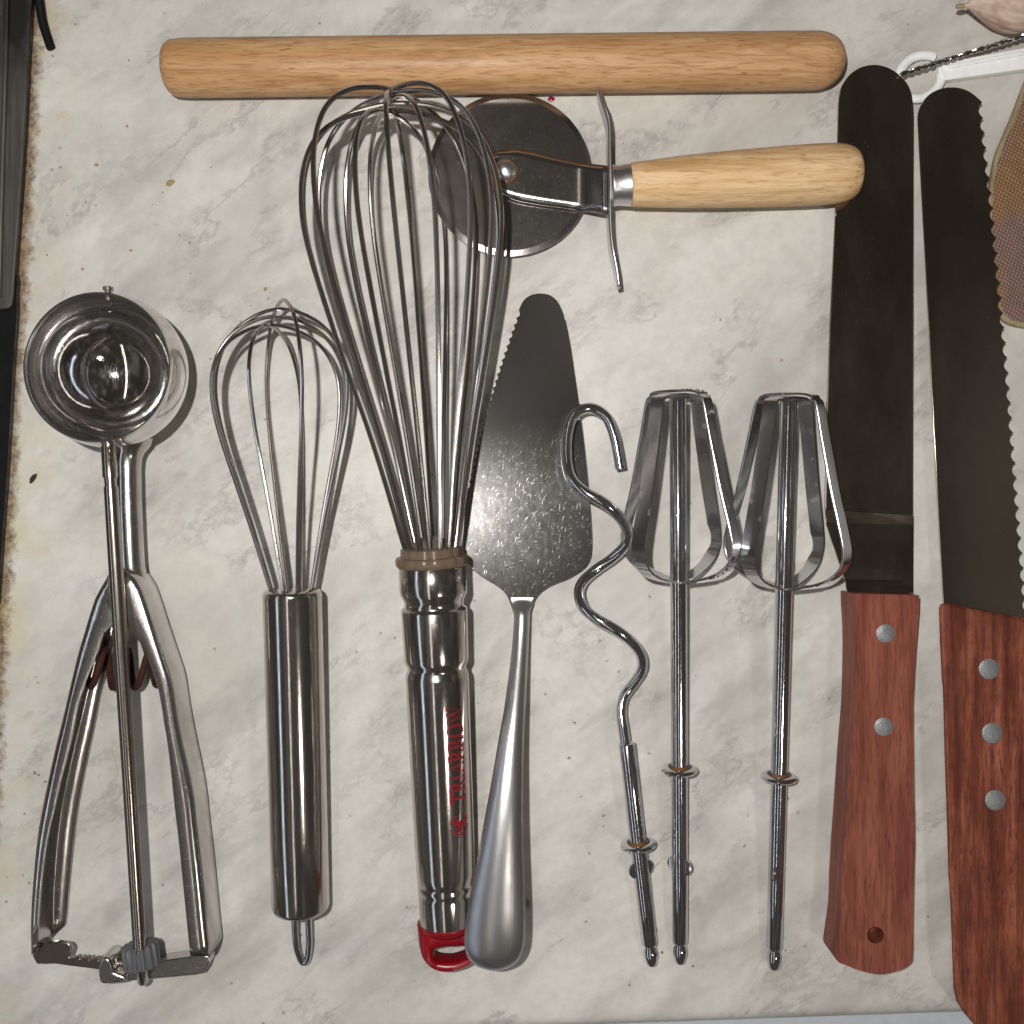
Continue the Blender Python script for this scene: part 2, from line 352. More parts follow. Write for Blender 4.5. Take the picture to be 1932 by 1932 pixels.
def trim_mat():
    n = NT('dull_trim_steel'); streak = n.noise(900, 4, 0.65, n.map((1, 0.06, 1))); blotch = n.noise(120, 5, 0.65)
    c = n.mix(n.ramp(streak, [(0.35, 0.0), (0.7, 1.0)]), (0.07, 0.063, 0.055), (0.12, 0.11, 0.10))
    dv = n.n('ShaderNodeVectorMath', operation='DISTANCE'); n.l(n.map((1.6, 0.45, 1)), dv.inputs[0]); dv.inputs[1].default_value = (0.0115, 0.0365, 0)
    soot = n.ramp(n.math('ADD', n.math('MULTIPLY', dv.outputs['Value'], 55), n.math('MULTIPLY', blotch, 0.5)), [(0.55, 1.0), (1.0, 0.0)])
    n.col(n.mix(soot, c, (0.006, 0.005, 0.005))); n.set(Metallic=n.math('SUBTRACT', 0.55, n.math('MULTIPLY', soot, 0.55)), Roughness=0.55)
    n.bump(streak, 0.2, 0.0003); return n.m
M['trim'] = trim_mat()

# ------------------------------------------------------------------ setting: counter, cabinet below
def counter():
    # the front edge crosses the view's lower right corner, turning down over a rounded nose
    a = Vector(P(1534, 1927)); b = Vector(P(1820, 1917)); d = (b-a).normalized(); nrm = Vector((d.y, -d.x, 0))
    if nrm.y > 0: nrm = -nrm
    rows = []; r = 0.0045
    for s in [-0.9 + 0.06*i for i in range(31)]:
        p = a + d*s
        row = [p - nrm*1.1, p - nrm*0.5, p - nrm*0.12, p - nrm*0.03, p - nrm*(r+0.002)]
        for k in range(0, 7):
            t = math.pi/2*k/6; row.append(p - nrm*r + nrm*r*math.sin(t) + Vector((0, 0, -r + r*math.cos(t))))
        row.append(p + Vector((0, 0, -0.036)))
        rows.append([Vector(x) for x in row])
    m = MB(); m.grid(rows); o = m.build('countertop', M['marble']); tag(o, kind='structure')
    m = MB(); q = -0.030
    c0, c1 = a + d*-0.9 + nrm*0.003, a + d*0.9 + nrm*0.003
    m.add([c0 + Vector((0, 0, q)), c1 + Vector((0, 0, q)), c1 + nrm*0.4 + Vector((0, 0, q-0.01)), c0 + nrm*0.4 + Vector((0, 0, q-0.01))], [(0, 1, 2, 3)])
    o = m.build('cabinet_front', M['cabinet'], smooth=False); tag(o, kind='structure')
counter()

# ------------------------------------------------------------------ cooker edge at the left
def cooker():
    t = thing('cooker', P(0, 500, 0), 'dark cooker edge with dull steel trim along the left side of the counter', 'cooker')
    g = cr(0, 0, 1.288)
    edge = [(126, -60), (122, 0), (110, 200), (98, 450), (86, 650), (72, 850), (60, 1020), (58, 1040)]
    blk = [(63, 1044), (66, 1080), (62, 1110), (64, 1160), (60, 1240), (52, 1350), (46, 1450), (38, 1600), (26, 1800), (16, 1932), (-10, 2300)]
    top = [P(*g(x, y), 0.0024) for x, y in catmull(edge, 3) + catmull(blk, 3)] + [P(-260, 1200, 0.0024), P(-260, -40, 0.0024)]
    m = MB(); m.plate(top, [p + Vector((0, 0, -0.0022)) for p in top]); m.build('hob_rim', M['black'], t, bevel=0.0006)
    e2 = [(123, -60), (119, 0), (107, 200), (95, 450), (83, 650), (69, 850), (56, 1020), (50, 1120), (44, 1160), (34, 1172), (-40, 1182)]
    top = [P(*g(x, y), 0.0036) for x, y in e2] + [P(-200, 580, 0.0036), P(-200, -40, 0.0036)]
    m = MB(); m.plate(top, [p + Vector((0, 0, -0.0011)) for p in top]); m.build('trim_strip', M['trim'], t, bevel=0.0005, loc=P(0, 500, 0))
    m = MB(); m.tube([P(14, -20, 0.0038), P(11, 120, 0.0038), P(5, 300, 0.0038), P(-2, 560, 0.0038)], 0.0009, 8); m.build('trim_bead', M['trim'], t)
cooker()
g = cr(0, 0, 1.932)
m = MB(); pts = [P(*g(x, y), h) for x, y, h in [(195, -120, 0.004), (222, 0, 0.003), (240, 110, 0.0022), (262, 190, 0.0018), (286, 262, 0.0016), (291, 276, 0.0016)]]
pts = catmull(pts, 5); m.tube(pts, [0.0014]*(len(pts)-2) + [0.0013, 0.0007], 10)
tag(m.build('black_rod', M['rubber'], loc=P(100, 60)), 'short black rubbery rod end lying by the cooker at the top left corner', 'rod')

# ------------------------------------------------------------------ rolling pin
def rolling_pin():
    R = 0.0088; A = P(308, 129, R); B = P(1593, 114, R); L = (B-A).length
    prof = [(0, 0.0001), (0.0004, 0.0050), (0.0008, 0.0062), (0.0016, 0.0074), (0.0032, 0.0084), (0.0055, R*0.985), (0.0085, R)]
    prof += [(L*k/20, R) for k in range(1, 19)]
    c = 0.0100
    for k in range(1, 11):
        t = math.pi/2*k/10; prof.append((L - c + c*math.sin(t), max(R*math.cos(t)**0.8, 0.00005)))
    m = MB(); m.lathe(A, B, prof, 48)
    tag(m.build('rolling_pin', M['beech'], loc=P(950, 121, 0)), 'plain beech rolling pin lying across the top of the counter', 'rolling pin')
rolling_pin()

# ------------------------------------------------------------------ whisks
def wires(root, A, T, prof, loops, wr, mat):
    A = Vector(A); T = Vector(T); a = (T-A); L = a.length; a.normalize(); up, sd = frame(a)
    if sd.x < 0: sd = -sd
    for (th, ls, dx, rs) in loops:
        th = math.radians(th); d = sd*math.cos(th) + up*math.sin(th)
        pts = [(t, r) for t, r in prof] ; seq = []
        for t, r in pts: seq.append((t, r))
        for t, r in reversed(pts[:-1]): seq.append((t, -r))
        P3 = []
        for t, r in seq:
            e = 1 + (ls-1)*max(0, t)**3
            P3.append(A + a*(L*t*e) + d*(r*(1 + (rs-1)*min(1, t*1.5))) + sd*dx*max(0, t)**2)
        m = MB(); m.tube(catmull(P3, 5), wr, 10); m.build('wire', mat, root)

def print_surface(A, B, rfun, lift=0.00008):
    A = Vector(A); B = Vector(B); a = (B-A).normalized(); up, sd = frame(a)
    if sd.x < 0: sd = -sd
    def f(s, arc, k=0):
        r = rfun(s); t = arc/r
        return A + a*s + (up*math.cos(t) + sd*math.sin(t))*(r + lift + 0.00002*k)
    return f

def letters():
    """strokes in a box 1 high; each letter = (width, [polygons])"""
    def bar(x0, x1, y0, y1): return [(x0, y0), (x1, y0), (x1, y1), (x0, y1)]
    def serif(x, y, w=0.17, up=True):
        s = 1 if up else -1
        return [(x-w, y), (x+w, y), (x+w, y+0.035*s), (x+0.07, y+0.09*s), (x-0.07, y+0.09*s), (x-w, y+0.035*s)]
    def arc(cx, cy, rx, ry, a0, a1, th0, th1, n=12):
        o = []; i_ = []
        for k in range(n+1):
            t = math.radians(a0 + (a1-a0)*k/n); w_ = th0 + (th1-th0)*abs(math.cos(t))
            o.append((cx+rx*math.cos(t), cy+ry*math.sin(t))); i_.append((cx+(rx-w_)*math.cos(t), cy+(ry-th0)*math.sin(t)))
        return [[o[k], o[k+1], i_[k+1], i_[k]] for k in range(n)]
    T = (0.82, [bar(0.04, 0.78, 0.91, 1.0), bar(0.34, 0.48, 0.05, 0.92), serif(0.41, 0), [(0.04, 0.76), (0.09, 0.76), (0.13, 0.93), (0.04, 0.93)], [(0.78, 0.76), (0.73, 0.76), (0.69, 0.93), (0.78, 0.93)]])
    I = (0.42, [bar(0.14, 0.28, 0.04, 0.96), serif(0.21, 0), serif(0.21, 1, up=False)])
    R = (0.84, [bar(0.12, 0.26, 0.04, 0.96), serif(0.19, 0), serif(0.17, 1, up=False), bar(0.24, 0.42, 0.92, 0.99), bar(0.24, 0.42, 0.47, 0.53)] + arc(0.40, 0.73, 0.24, 0.26, -90, 90, 0.06, 0.14) + [[(0.36, 0.50), (0.50, 0.50), (0.80, 0.05), (0.88, 0.0), (0.66, 0.0)]])
    A_ = (0.90, [[(0.44, 1.02), (0.52, 1.02), (0.84, 0.03), (0.68, 0.03)], [(0.44, 1.02), (0.47, 0.94), (0.17, 0.03), (0.10, 0.03)], bar(0.25, 0.66, 0.32, 0.38), serif(0.13, 0, 0.13), serif(0.76, 0, 0.15)])
    O = (0.98, arc(0.49, 0.5, 0.46, 0.52, 0, 360, 0.055, 0.15, 28))
    Wl = (1.24, [[(0.12, 0.97), (0.27, 0.97), (0.47, 0.06), (0.42, -0.02)], [(0.42, -0.02), (0.47, 0.05), (0.66, 0.97), (0.60, 0.97)], [(0.56, 0.97), (0.71, 0.97), (0.91, 0.06), (0.86, -0.02)], [(0.86, -0.02), (0.91, 0.05), (1.15, 0.97), (1.09, 0.97)], serif(0.19, 1, 0.14, False), serif(1.12, 1, 0.12, False), serif(0.63, 1, 0.14, False)])
    return {'T': T, 'R': R, 'I': I, 'A': A_, 'O': O, 'W': Wl}

def big_whisk():
    h = lambda v: 0.0100 + (1830 - v)/1430*0.0205
    t = thing('large_whisk', P(835, 1400, 0), 'largest balloon whisk with red cap and red lettering on its grooved steel handle', 'whisk')
    A = P(815, 1046, h(1046)); T = P(747, 186, 0.0315); k = 0.0001510
    hw = [(1075, 34), (1046, 49), (1000, 61), (900, 83), (800, 107), (700, 134), (575, 166), (480, 187), (400, 197), (320, 190), (260, 167), (222, 132), (200, 88), (190, 44), (186, 0)]
    prof = [((1046-v)/860.0, r*k) for v, r in hw]
    B_ = -0.0013; loops = [(2, 0.99, B_, 0.99), (26, 1.012, B_, 1.0), (47, 1.022, B_+0.001, 1.0), (67, 0.992, B_-0.001, 1.0), (90, 1.0, B_, 0.925), (111, 0.965, B_+0.001, 0.97), (136, 1.022, B_-0.001, 1.0), (163, 0.975, B_, 0.99)]
    wires(t, A, T, prof, loops, 0.00076, M['wire'])
    # handle
    B0 = P(815.5, 1066, h(1066)); B1 = P(845, 1738, h(1738)); L = (B1-B0).length; s = L/672.0
    kk = 0.0001620
    hp = [(1066, 40), (1066.5, 61), (1069, 63), (1112, 63.5), (1120, 62), (1130, 57), (1136, 56), (1140, 56), (1143, 57), (1144.5, 61), (1148, 62.5), (1238, 61), (1244, 60), (1252, 55.5), (1258, 55.5), (1266, 59), (1272, 60), (1340, 59.5), (1480, 58.5), (1580, 57.5), (1640, 56.5), (1656, 55.5), (1660, 53.5), (1664, 55), (1672, 55.5), (1676, 53.5), (1682, 55), (1736, 54), (1738, 40)]
    pr = [((v-1066)*s, r*kk) for v, r in hp]
    m = MB(); m.lathe(B0, B1, pr, 56); m.build('handle', M['polish'], t, angle=60)
    # smoky collar with notches
    C0 = P(813.5, 1034, h(1034)); C1 = P(815.5, 1068, h(1068)); L2 = (C1-C0).length
    cp = [(-0.0006, 0.004), (-0.0004, 0.0086), (0.0, 0.0093), (L2*0.42, 0.0095), (L2*0.44, 0.0107), (L2*0.6, 0.0111), (L2*0.88, 0.0110), (L2, 0.0104), (L2, 0.008)]
    m = MB(); m.lathe(C0, C1, cp, 64, tw=lambda a: 1 - 0.06*(max(0, math.cos(a*14))**4)); m.build('collar', M['collar'], t, angle=50)
    m = MB(); m.lathe(P(811, 1012, h(1012)), C1, [(0, 0.0015), (0.001, 0.0045), (0.003, 0.0058), (0.0055, 0.0062)], 24); m.build('wire_plug', M['collar'], t)
    # red cap with a hanging slot
    g = cr(1100, 2500, 3.22)
    out = [g(*p) for p in [(437, 690), (437, 800), (450, 930), (480, 1020), (530, 1085), (600, 1135), (700, 1155), (800, 1140), (900, 1105), (975, 1050), (1010, 960), (1020, 850), (1018, 700), (870, 712), (700, 718), (560, 708)]]
    inn = [g(*p) for p in [(600, 930), (585, 960), (580, 985), (588, 1015), (610, 1040), (650, 1050), (760, 1050), (850, 1025), (905, 1000), (945, 970), (955, 940), (940, 912), (885, 905), (780, 915), (700, 920), (640, 923)]]
    # match by direction from the centre
    def order(pts, c, n=48):
        pts = catmull(pts, 8, True); res = []
        for k in range(n):
            a = 2*math.pi*k/n; res.append(max(pts, key=lambda p: ((p[0]-c[0])*math.cos(a) + (p[1]-c[1])*math.sin(a))/math.hypot(p[0]-c[0], p[1]-c[1])))
        return res
    c = g(760, 975); O = order(out, c); I = order(inn, c); hm = h(1790)
    def ring(f, z):
        r = []
        for o_, i_ in zip(O, I):
            u, v = o_[0]*(1-f)+i_[0]*f, o_[1]*(1-f)+i_[1]*f
            hh = hm + z
            r.append(P(u, v, hm) + Vector((0, 0, z)))
        return r
    T_ = 0.0046
    rows = [ring(0.0, -T_*0.35), ring(0.0, T_*0.35), ring(0.10, T_*0.78), ring(0.28, T_), ring(0.72, T_), ring(0.92, T_*0.8), ring(1.0, T_*0.45), ring(1.0, -T_*0.45), ring(0.9, -T_*0.85), ring(0.5, -T_), ring(0.12, -T_*0.8), ring(0.0, -T_*0.35)]
    m = MB(); m.grid(rows, True); m.lathe(P(845, 1732, h(1732)), P(847, 1765, h(1765)), [(0, 0.0086), (0.0006, 0.0089), (0.0020, 0.0086), (0.0036, 0.0070), (0.0044, 0.0048), (0.0047, 0.002)], 40)
    m.build('end_cap', M['red_plastic'], t, angle=60)
    # print
    def rf(sv):
        v = 1066 + sv/s
        for i in range(len(hp)-1):
            if hp[i][0] <= v <= hp[i+1][0]: return (hp[i][1] + (hp[i+1][1]-hp[i][1])*(v-hp[i][0])/max(1e-6, hp[i+1][0]-hp[i][0]))*kk
        return 0.0095
    F = print_surface(B0, B1, rf)
    m = MB(); LT = letters(); H = 0.0056; s0 = (1496-1066)*s; ux = 0; kx = 0.00405; n = 0
    total = sum(LT[ch][0] for ch in 'TRIARROW'); kx = (1503-1322)*s/total; arc0 = 0.0086
    for ch in 'TRIARROW':
        wd, polys = LT[ch]
        for q, poly in enumerate(polys):
            gx = sum(p[0] for p in poly)/len(poly); gy = sum(p[1] for p in poly)/len(poly)
            poly = [(p[0]+(0.022 if p[0] > gx else -0.022), p[1]+(0.018 if p[1] > gy else -0.018)) for p in poly]
            # subdivide edges so the print hugs the tube
            pts = []
            for i in range(len(poly)):
                p, r = poly[i], poly[(i+1) % len(poly)]
                for j in range(3): pts.append((p[0]+(r[0]-p[0])*j/3, p[1]+(r[1]-p[1])*j/3))
            cx = sum(p[0] for p in pts)/len(pts); cy = sum(p[1] for p in pts)/len(pts)
            vs = [F(s0-(ux+x)*kx, arc0-y*H, q % 4) for x, y in pts] + [F(s0-(ux+cx)*kx, arc0-cy*H, q % 4)]
            m.add(vs, [(i, (i+1) % len(pts), len(pts)) for i in range(len(pts))])
        ux += wd
    # three-lobed badge in an open ring
    cs, ca = (1535-1066)*s, 0.0059
    def fan(pts, k=0):
        c_ = F(cs, ca, k); m.add([F(cs+x, ca+y, k) for x, y in pts] + [c_], [(i, (i+1) % len(pts), len(pts)) for i in range(len(pts))])
    fan([((0.0018 + 0.0008*math.cos(3*a+0.5))*math.cos(a), (0.0018 + 0.0008*math.cos(3*a+0.5))*math.sin(a)) for a in [2*math.pi*i/36 for i in range(36)]])
    for a0, a1 in ((-70, 80), (105, 165), (200, 265)):
        o_, i_ = [], []
        for k in range(11):
            a = math.radians(a0+(a1-a0)*k/10); o_.append(F(cs+0.0034*math.cos(a), ca+0.0034*math.sin(a))); i_.append(F(cs+0.0029*math.cos(a), ca+0.0029*math.sin(a)))
        m.grid([o_, i_])
    m.build('red_lettering', M['red_print'], t, smooth=False)
big_whisk()

def small_whisk():
    h = lambda v: 0.0092 + (1720 - v)/1030*0.0125
    t = thing('small_whisk', P(558, 1400, 0), 'smaller wire whisk with plain polished tube handle, second tool from the left', 'whisk')
    A = P(551, 1118, h(1118)); T = P(517, 589, 0.0225); k = 0.0001600
    hw = [(1150, 26), (1118, 38), (1060, 52), (980, 72), (900, 94), (820, 116), (760, 127), (715, 128), (680, 121), (648, 106), (622, 84), (604, 56), (593, 28), (589, 0)]
    prof = [((1118-v)/529.0, r*k) for v, r in hw]
    loops = [(5, 1.01, 0.0012, 1.0), (-15, 0.985, 0.0004, 0.97), (150, 0.955, -0.0008, 0.96), (63, 1.04, 0.0026, 1.0), (101, 0.955, -0.0015, 0.90)]
    wires(t, A, T, prof, loops, 0.00060, M['wire'])
    B0 = P(551, 1113, h(1113)); B1 = P(567.5, 1716, h(1716)); L = (B1-B0).length; R = 0.00900
    m = MB(); m.lathe(B0, B1, [(-0.0002, 0.004), (0, R*0.90), (0.0006, R*0.965), (0.0014, R*0.975), (0.00145, R), (0.002, R), (L*0.25, R), (L*0.5, R), (L*0.75, R), (L-0.0016, R), (L-0.0005, R*0.96), (L, R*0.88), (L+0.0001, 0.003)], 56)
    m.build('handle', M['polish'], t, angle=50)
    g = cr(700, 2500, 4.83)
    pts = [P(*g(x, y), hh) for x, y, hh in [(815, 850, 0.0085), (818, 1100, 0.0075), (835, 1350, 0.006), (870, 1520, 0.0045), (935, 1650, 0.0035), (1000, 1610, 0.0035), (1030, 1400, 0.005), (1020, 1150, 0.0068), (1005, 850, 0.0085)]]
    m = MB(); m.tube(catmull(pts, 6), 0.00105, 12); m.build('hanging_loop', M['chrome'], t)
small_whisk()

# ------------------------------------------------------------------ ice cream scoop
def scoop():
    t = thing('ice_cream_scoop', P(235, 1100, 0), 'squeeze handle ice cream scoop with round polished bowl and rusty spring', 'scoop')
    # a deep round bowl: three fifths of a sphere, its mouth well above the centre
    R = 0.0233; H = 0.0308; c = P(185, 693, H); CY = 0.0077; r0 = math.sqrt(R*R-CY*CY); t0 = math.degrees(math.asin(CY/R))
    cs = c + Vector((0, 0, -CY)); tilt = Matrix.Rotation(math.radians(-3), 3, 'Y')
    m = MB(); rows = []; segs = 80; n = 26
    def ringp(r, z): return [cs + tilt @ Vector((r*math.cos(a), r*math.sin(a), z)) for a in [2*math.pi*k/segs for k in range(segs)]]
    ri_ = R-0.0006
    for i in range(n+1):
        a = math.radians(90 - (90+t0-1)*i/n); rows.append(ringp(max(ri_*math.cos(a), 0.00003), -ri_*math.sin(a)))
    rows.append(ringp(r0-0.0003, CY+0.0002)); rows.append(ringp(r0+0.0002, CY+0.0002)); rows.append(ringp(r0+0.0003, CY-0.0003))
    for i in range(0, n+1):
        a = math.radians(-t0+1.5 + (90+t0-1.5)*i/n); rows.append(ringp(max(R*math.cos(a), 0.00003), -R*math.sin(a)))
    m.grid(rows, True); m.build('bowl', M['bowl'], t, angle=60)
    # scraper band swinging in the bowl about the long axis
    al = math.radians(-9); e = tilt @ Vector((math.cos(al), 0, -math.sin(al))); q = tilt @ Vector((math.sin(al), 0, math.cos(al))); cb = cs; ya = Vector((0, 1, 0))
    top, bot = [], []
    rb = R-0.0011
    for i in range(37):
        b = math.radians(-88 + 176*i/36); wd = 0.0016*math.cos(b)**0.4 + 0.0005
        p = e*math.cos(b) + ya*math.sin(b)
        p1 = (p + q*(wd/rb)).normalized()*rb; p2 = (p - q*(wd/rb)).normalized()*rb
        top.append(cb+p1); bot.append(cb+p2)
    m = MB(); m.grid([top, bot]); m.build('scraper', M['worn'], t, solid=0.0004)
    m = MB(); m.lathe(cs + Vector((0, R-0.002, 0)), cs + Vector((0, R+0.0022, 0)), [(0, 0.0011), (0.0030, 0.0011), (0.0031, 0.0016), (0.0041, 0.0016), (0.0042, 0.0005)], 16); m.build('pivot_pin', M['worn'], t)
    # socket under the bowl and the thick tube
    m = MB(); s0 = P(246, 824, 0.0095); s1 = P(241, 878, 0.0095)
    m.lathe(s0, s1, [(0, 0.0068), (0.0025, 0.0062), (0.0048, 0.0046), (0.0066, 0.0041), (0.0093, 0.0041)], 32); m.build('socket', M['worn'], t)
    m = MB(); tp = [P(241, 868, 0.0095), P(243, 960, 0.0095), P(248, 1062, 0.0095), P(252, 1085, 0.0092)]
    m.tube(catmull(tp, 6), 0.0040, 24); m.build('tube', M['worn'], t)
    # squeezing arms: top flange, web, lower flange
    g = cr(0, 1500, 2.76); g2 = cr(0, 2300, 2.76)
    def arm(inner, outer, ht, hb, fl, side, name):
        rows = []
        N = 40
        I = catmull(inner, 12); O = catmull(outer, 12)
        def byv(L_, v):
            for i in range(len(L_)-1):
                if L_[i][1] <= v <= L_[i+1][1]:
                    f_ = (v-L_[i][1])/max(1e-6, L_[i+1][1]-L_[i][1]); return (L_[i][0]+(L_[i+1][0]-L_[i][0])*f_, v)
            return L_[0] if v < L_[0][1] else L_[-1]
        for i in range(N+1):
            f = i/N; va = I[0][1] + (I[-1][1]-I[0][1])*f; vb = O[0][1] + (O[-1][1]-O[0][1])*f
            a = byv(I, va); b = byv(O, vb)
            pi, po = P(*a, ht), P(*b, ht)
            nn = (po-pi); wdt = nn.length; nn.normalize()
            r = min(0.0014, wdt*0.4)
            row = [pi - Vector((0, 0, 0.0006)), pi, pi + nn*wdt*0.5 + Vector((0, 0, 0.0003)), po - nn*r, po - nn*r*0.3 - Vector((0, 0, r*0.3)), po - Vector((0, 0, r)), po - Vector((0, 0, (ht-hb)*0.5)) + nn*0.0003,
                   po - Vector((0, 0, ht-hb-0.001)), po - Vector((0, 0, ht-hb-0.0003)) - nn*0.0003, po - Vector((0, 0, ht-hb)) - nn*0.001, po - Vector((0, 0, ht-hb)) - nn*fl]
            rows.append(row)
        m = MB(); m.grid(rows); m.build(name, M['worn'], t, solid=0.0007, angle=70)
    ht, hb = 0.0165, 0.0020
    li = [g(925, 640), g(930, 800), g(915, 940), g(850, 1000), g(780, 1200), g(700, 1400), g(630, 1600), g(570, 1900), g2(490, 0), g2(435, 250), g2(380, 500), g2(340, 800), g2(315, 1100), g2(300, 1400)]
    lo = [g(905, 500), g(850, 600), g(780, 720), g(735, 850), g(690, 1000), g(630, 1200), g(570, 1450), g(500, 1750), g(440, 1990), g2(340, 250), g2(295, 550), g2(268, 850), g2(252, 1150), g2(258, 1440)]
    arm(li, lo, ht, hb, 0.0056, -1, 'arm')
    ri = [g(960, 640), g(965, 800), g(1020, 940), g(1130, 1065), g(1190, 1180), g(1240, 1290), g(1300, 1480), g(1345, 1750), g(1385, 2000), g2(1435, 250), g2(1465, 500), g2(1500, 850), g2(1530, 1150), g2(1560, 1440)]
    ro = [g(1010, 500), g(1110, 600), g(1170, 740), g(1215, 880), g(1270, 1050), g(1330, 1230), g(1385, 1400), g(1420, 1620), g(1460, 1850), g2(1555, 100), g2(1590, 400), g2(1630, 750), g2(1665, 1100), g2(1700, 1440)]
    arm(ri, ro, ht+0.0002, hb, 0.0034, 1, 'arm')
    # broad shoulder of the right arm wrapping the tube
    sh = catmull([P(246, 1040, 0.0095), P(252, 1090, 0.0095), P(266, 1135, 0.0095), P(280, 1185, 0.0090), P(296, 1240, 0.0085)], 6)
    m = MB(); m.tube(sh, [0.0040 - 0.0006*i/(len(sh)-1) for i in range(len(sh))], 20, flat=0.9); m.build('shoulder', M['worn'], t)
    m = MB(); m.lathe(P(226, 1131, ht-0.0004), P(226, 1131, ht-0.0004) + Vector((0, 0, 0.0012)), [(0, 0.0042), (0.0006, 0.0042), (0.0010, 0.0038), (0.0012, 0.0002)], 40); m.build('pivot_rivet', M['worn'], t)
    # rod with its upper sleeve
    rod0 = P(204, 840, 0.0222); rod1 = P(264, 1795, 0.0180); dr = (rod1-rod0).length
    m = MB(); m.lathe(rod0, rod1, [(-0.001, 0.0012), (0, 0.0022), (0.0098, 0.0022), (0.0099, 0.0018), (0.0125, 0.0018), (0.0126, 0.0021), (dr*0.3, 0.0022), (dr*0.6, 0.00205), (dr, 0.0020)], 24); m.build('rod', M['dullrod'], t, angle=50)
    # gear
    g0 = P(*g2(1135, 1340), 0.0150); g1 = P(*g2(1160, 1530), 0.0150); dg = (g1-g0).length
    m = MB(); m.lathe(g0, g1, [(0, 0.0022), (0.0001, 0.0050), (0.0006, 0.0056), (dg-0.0004, 0.0056), (dg, 0.0052), (dg+0.0001, 0.0022)], 112, tw=lambda a: 1 - 0.13*(0.5-0.5*math.tanh(3*math.cos(a*14)))); m.build('gear', M['gear'], t, angle=40)
    m = MB(); m.lathe(P(*g2(1163, 1540), 0.011), P(*g2(1166, 1700), 0.008), [(0, 0.0018), (0.0055, 0.0018), (0.0062, 0.0014), (0.0064, 0.0003)], 16); m.build('rod_tip', M['polish'], t)
    # toothed rack on the left arm and the return bar of the right arm
    rk = [(262, 1440), (300, 1380), (345, 1340), (480, 1325), (560, 1340), (585, 1380), (560, 1455), (600, 1462), (650, 1435), (655, 1468), (725, 1440), (728, 1474), (800, 1445), (805, 1482), (880, 1462), (886, 1492), (945, 1462), (960, 1502), (1090, 1500), (1100, 1540), (1020, 1590), (930, 1570), (800, 1555), (560, 1525), (430, 1505), (300, 1512)]
    top = [P(*g2(x, y), 0.0105) for x, y in rk]; m = MB(); m.plate(top, [p + Vector((0, 0, -0.0016)) for p in top]); m.build('toothed_rack', M['dullrod'], t, bevel=0.0003)
    br = [(1560, 1448), (1640, 1430), (1715, 1450), (1700, 1520), (1660, 1580), (1580, 1598), (1330, 1622), (1020, 1650), (1000, 1600), (1080, 1560), (1300, 1500), (1310, 1482)]
    top = [P(*g2(x, y), 0.0080) for x, y in br]; m = MB(); m.plate(top, [p + Vector((0, 0, -0.0060)) for p in top]); m.build('end_bar', M['worn'], t, bevel=0.0005)
    hk = [(800, 1600), (800, 1500), (820, 1465), (855, 1455), (890, 1465), (912, 1510), (925, 1580), (1020, 1610), (1030, 1655), (940, 1670), (830, 1680), (808, 1650)]
    top = [P(*g2(x, y), 0.0130) for x, y in hk]; m = MB(); m.plate(top, [p + Vector((0, 0, -0.0100)) for p in top]); m.build('hook_end', M['worn'], t, bevel=0.0012, seg=3)
    # rusty spring
    pts = []; a0 = P(158, 1262, 0.0085); a1 = P(308, 1262, 0.0085); n = 90
    for i in range(n+1):
        f = i/n; a = 2*math.pi*3.6*f + 2.2; p = a0.lerp(a1, f); r = 0.0062*(0.75+0.25*math.sin(math.pi*f)) + 0.0004*math.sin(9*f)
        pts.append(p + Vector((0.0017*math.sin(a*1.0+1.2), r*math.sin(a), r*0.7*math.cos(a))))
    m = MB(); m.tube(pts, 0.00105, 10); m.build('spring', M['rust'], t)
scoop()

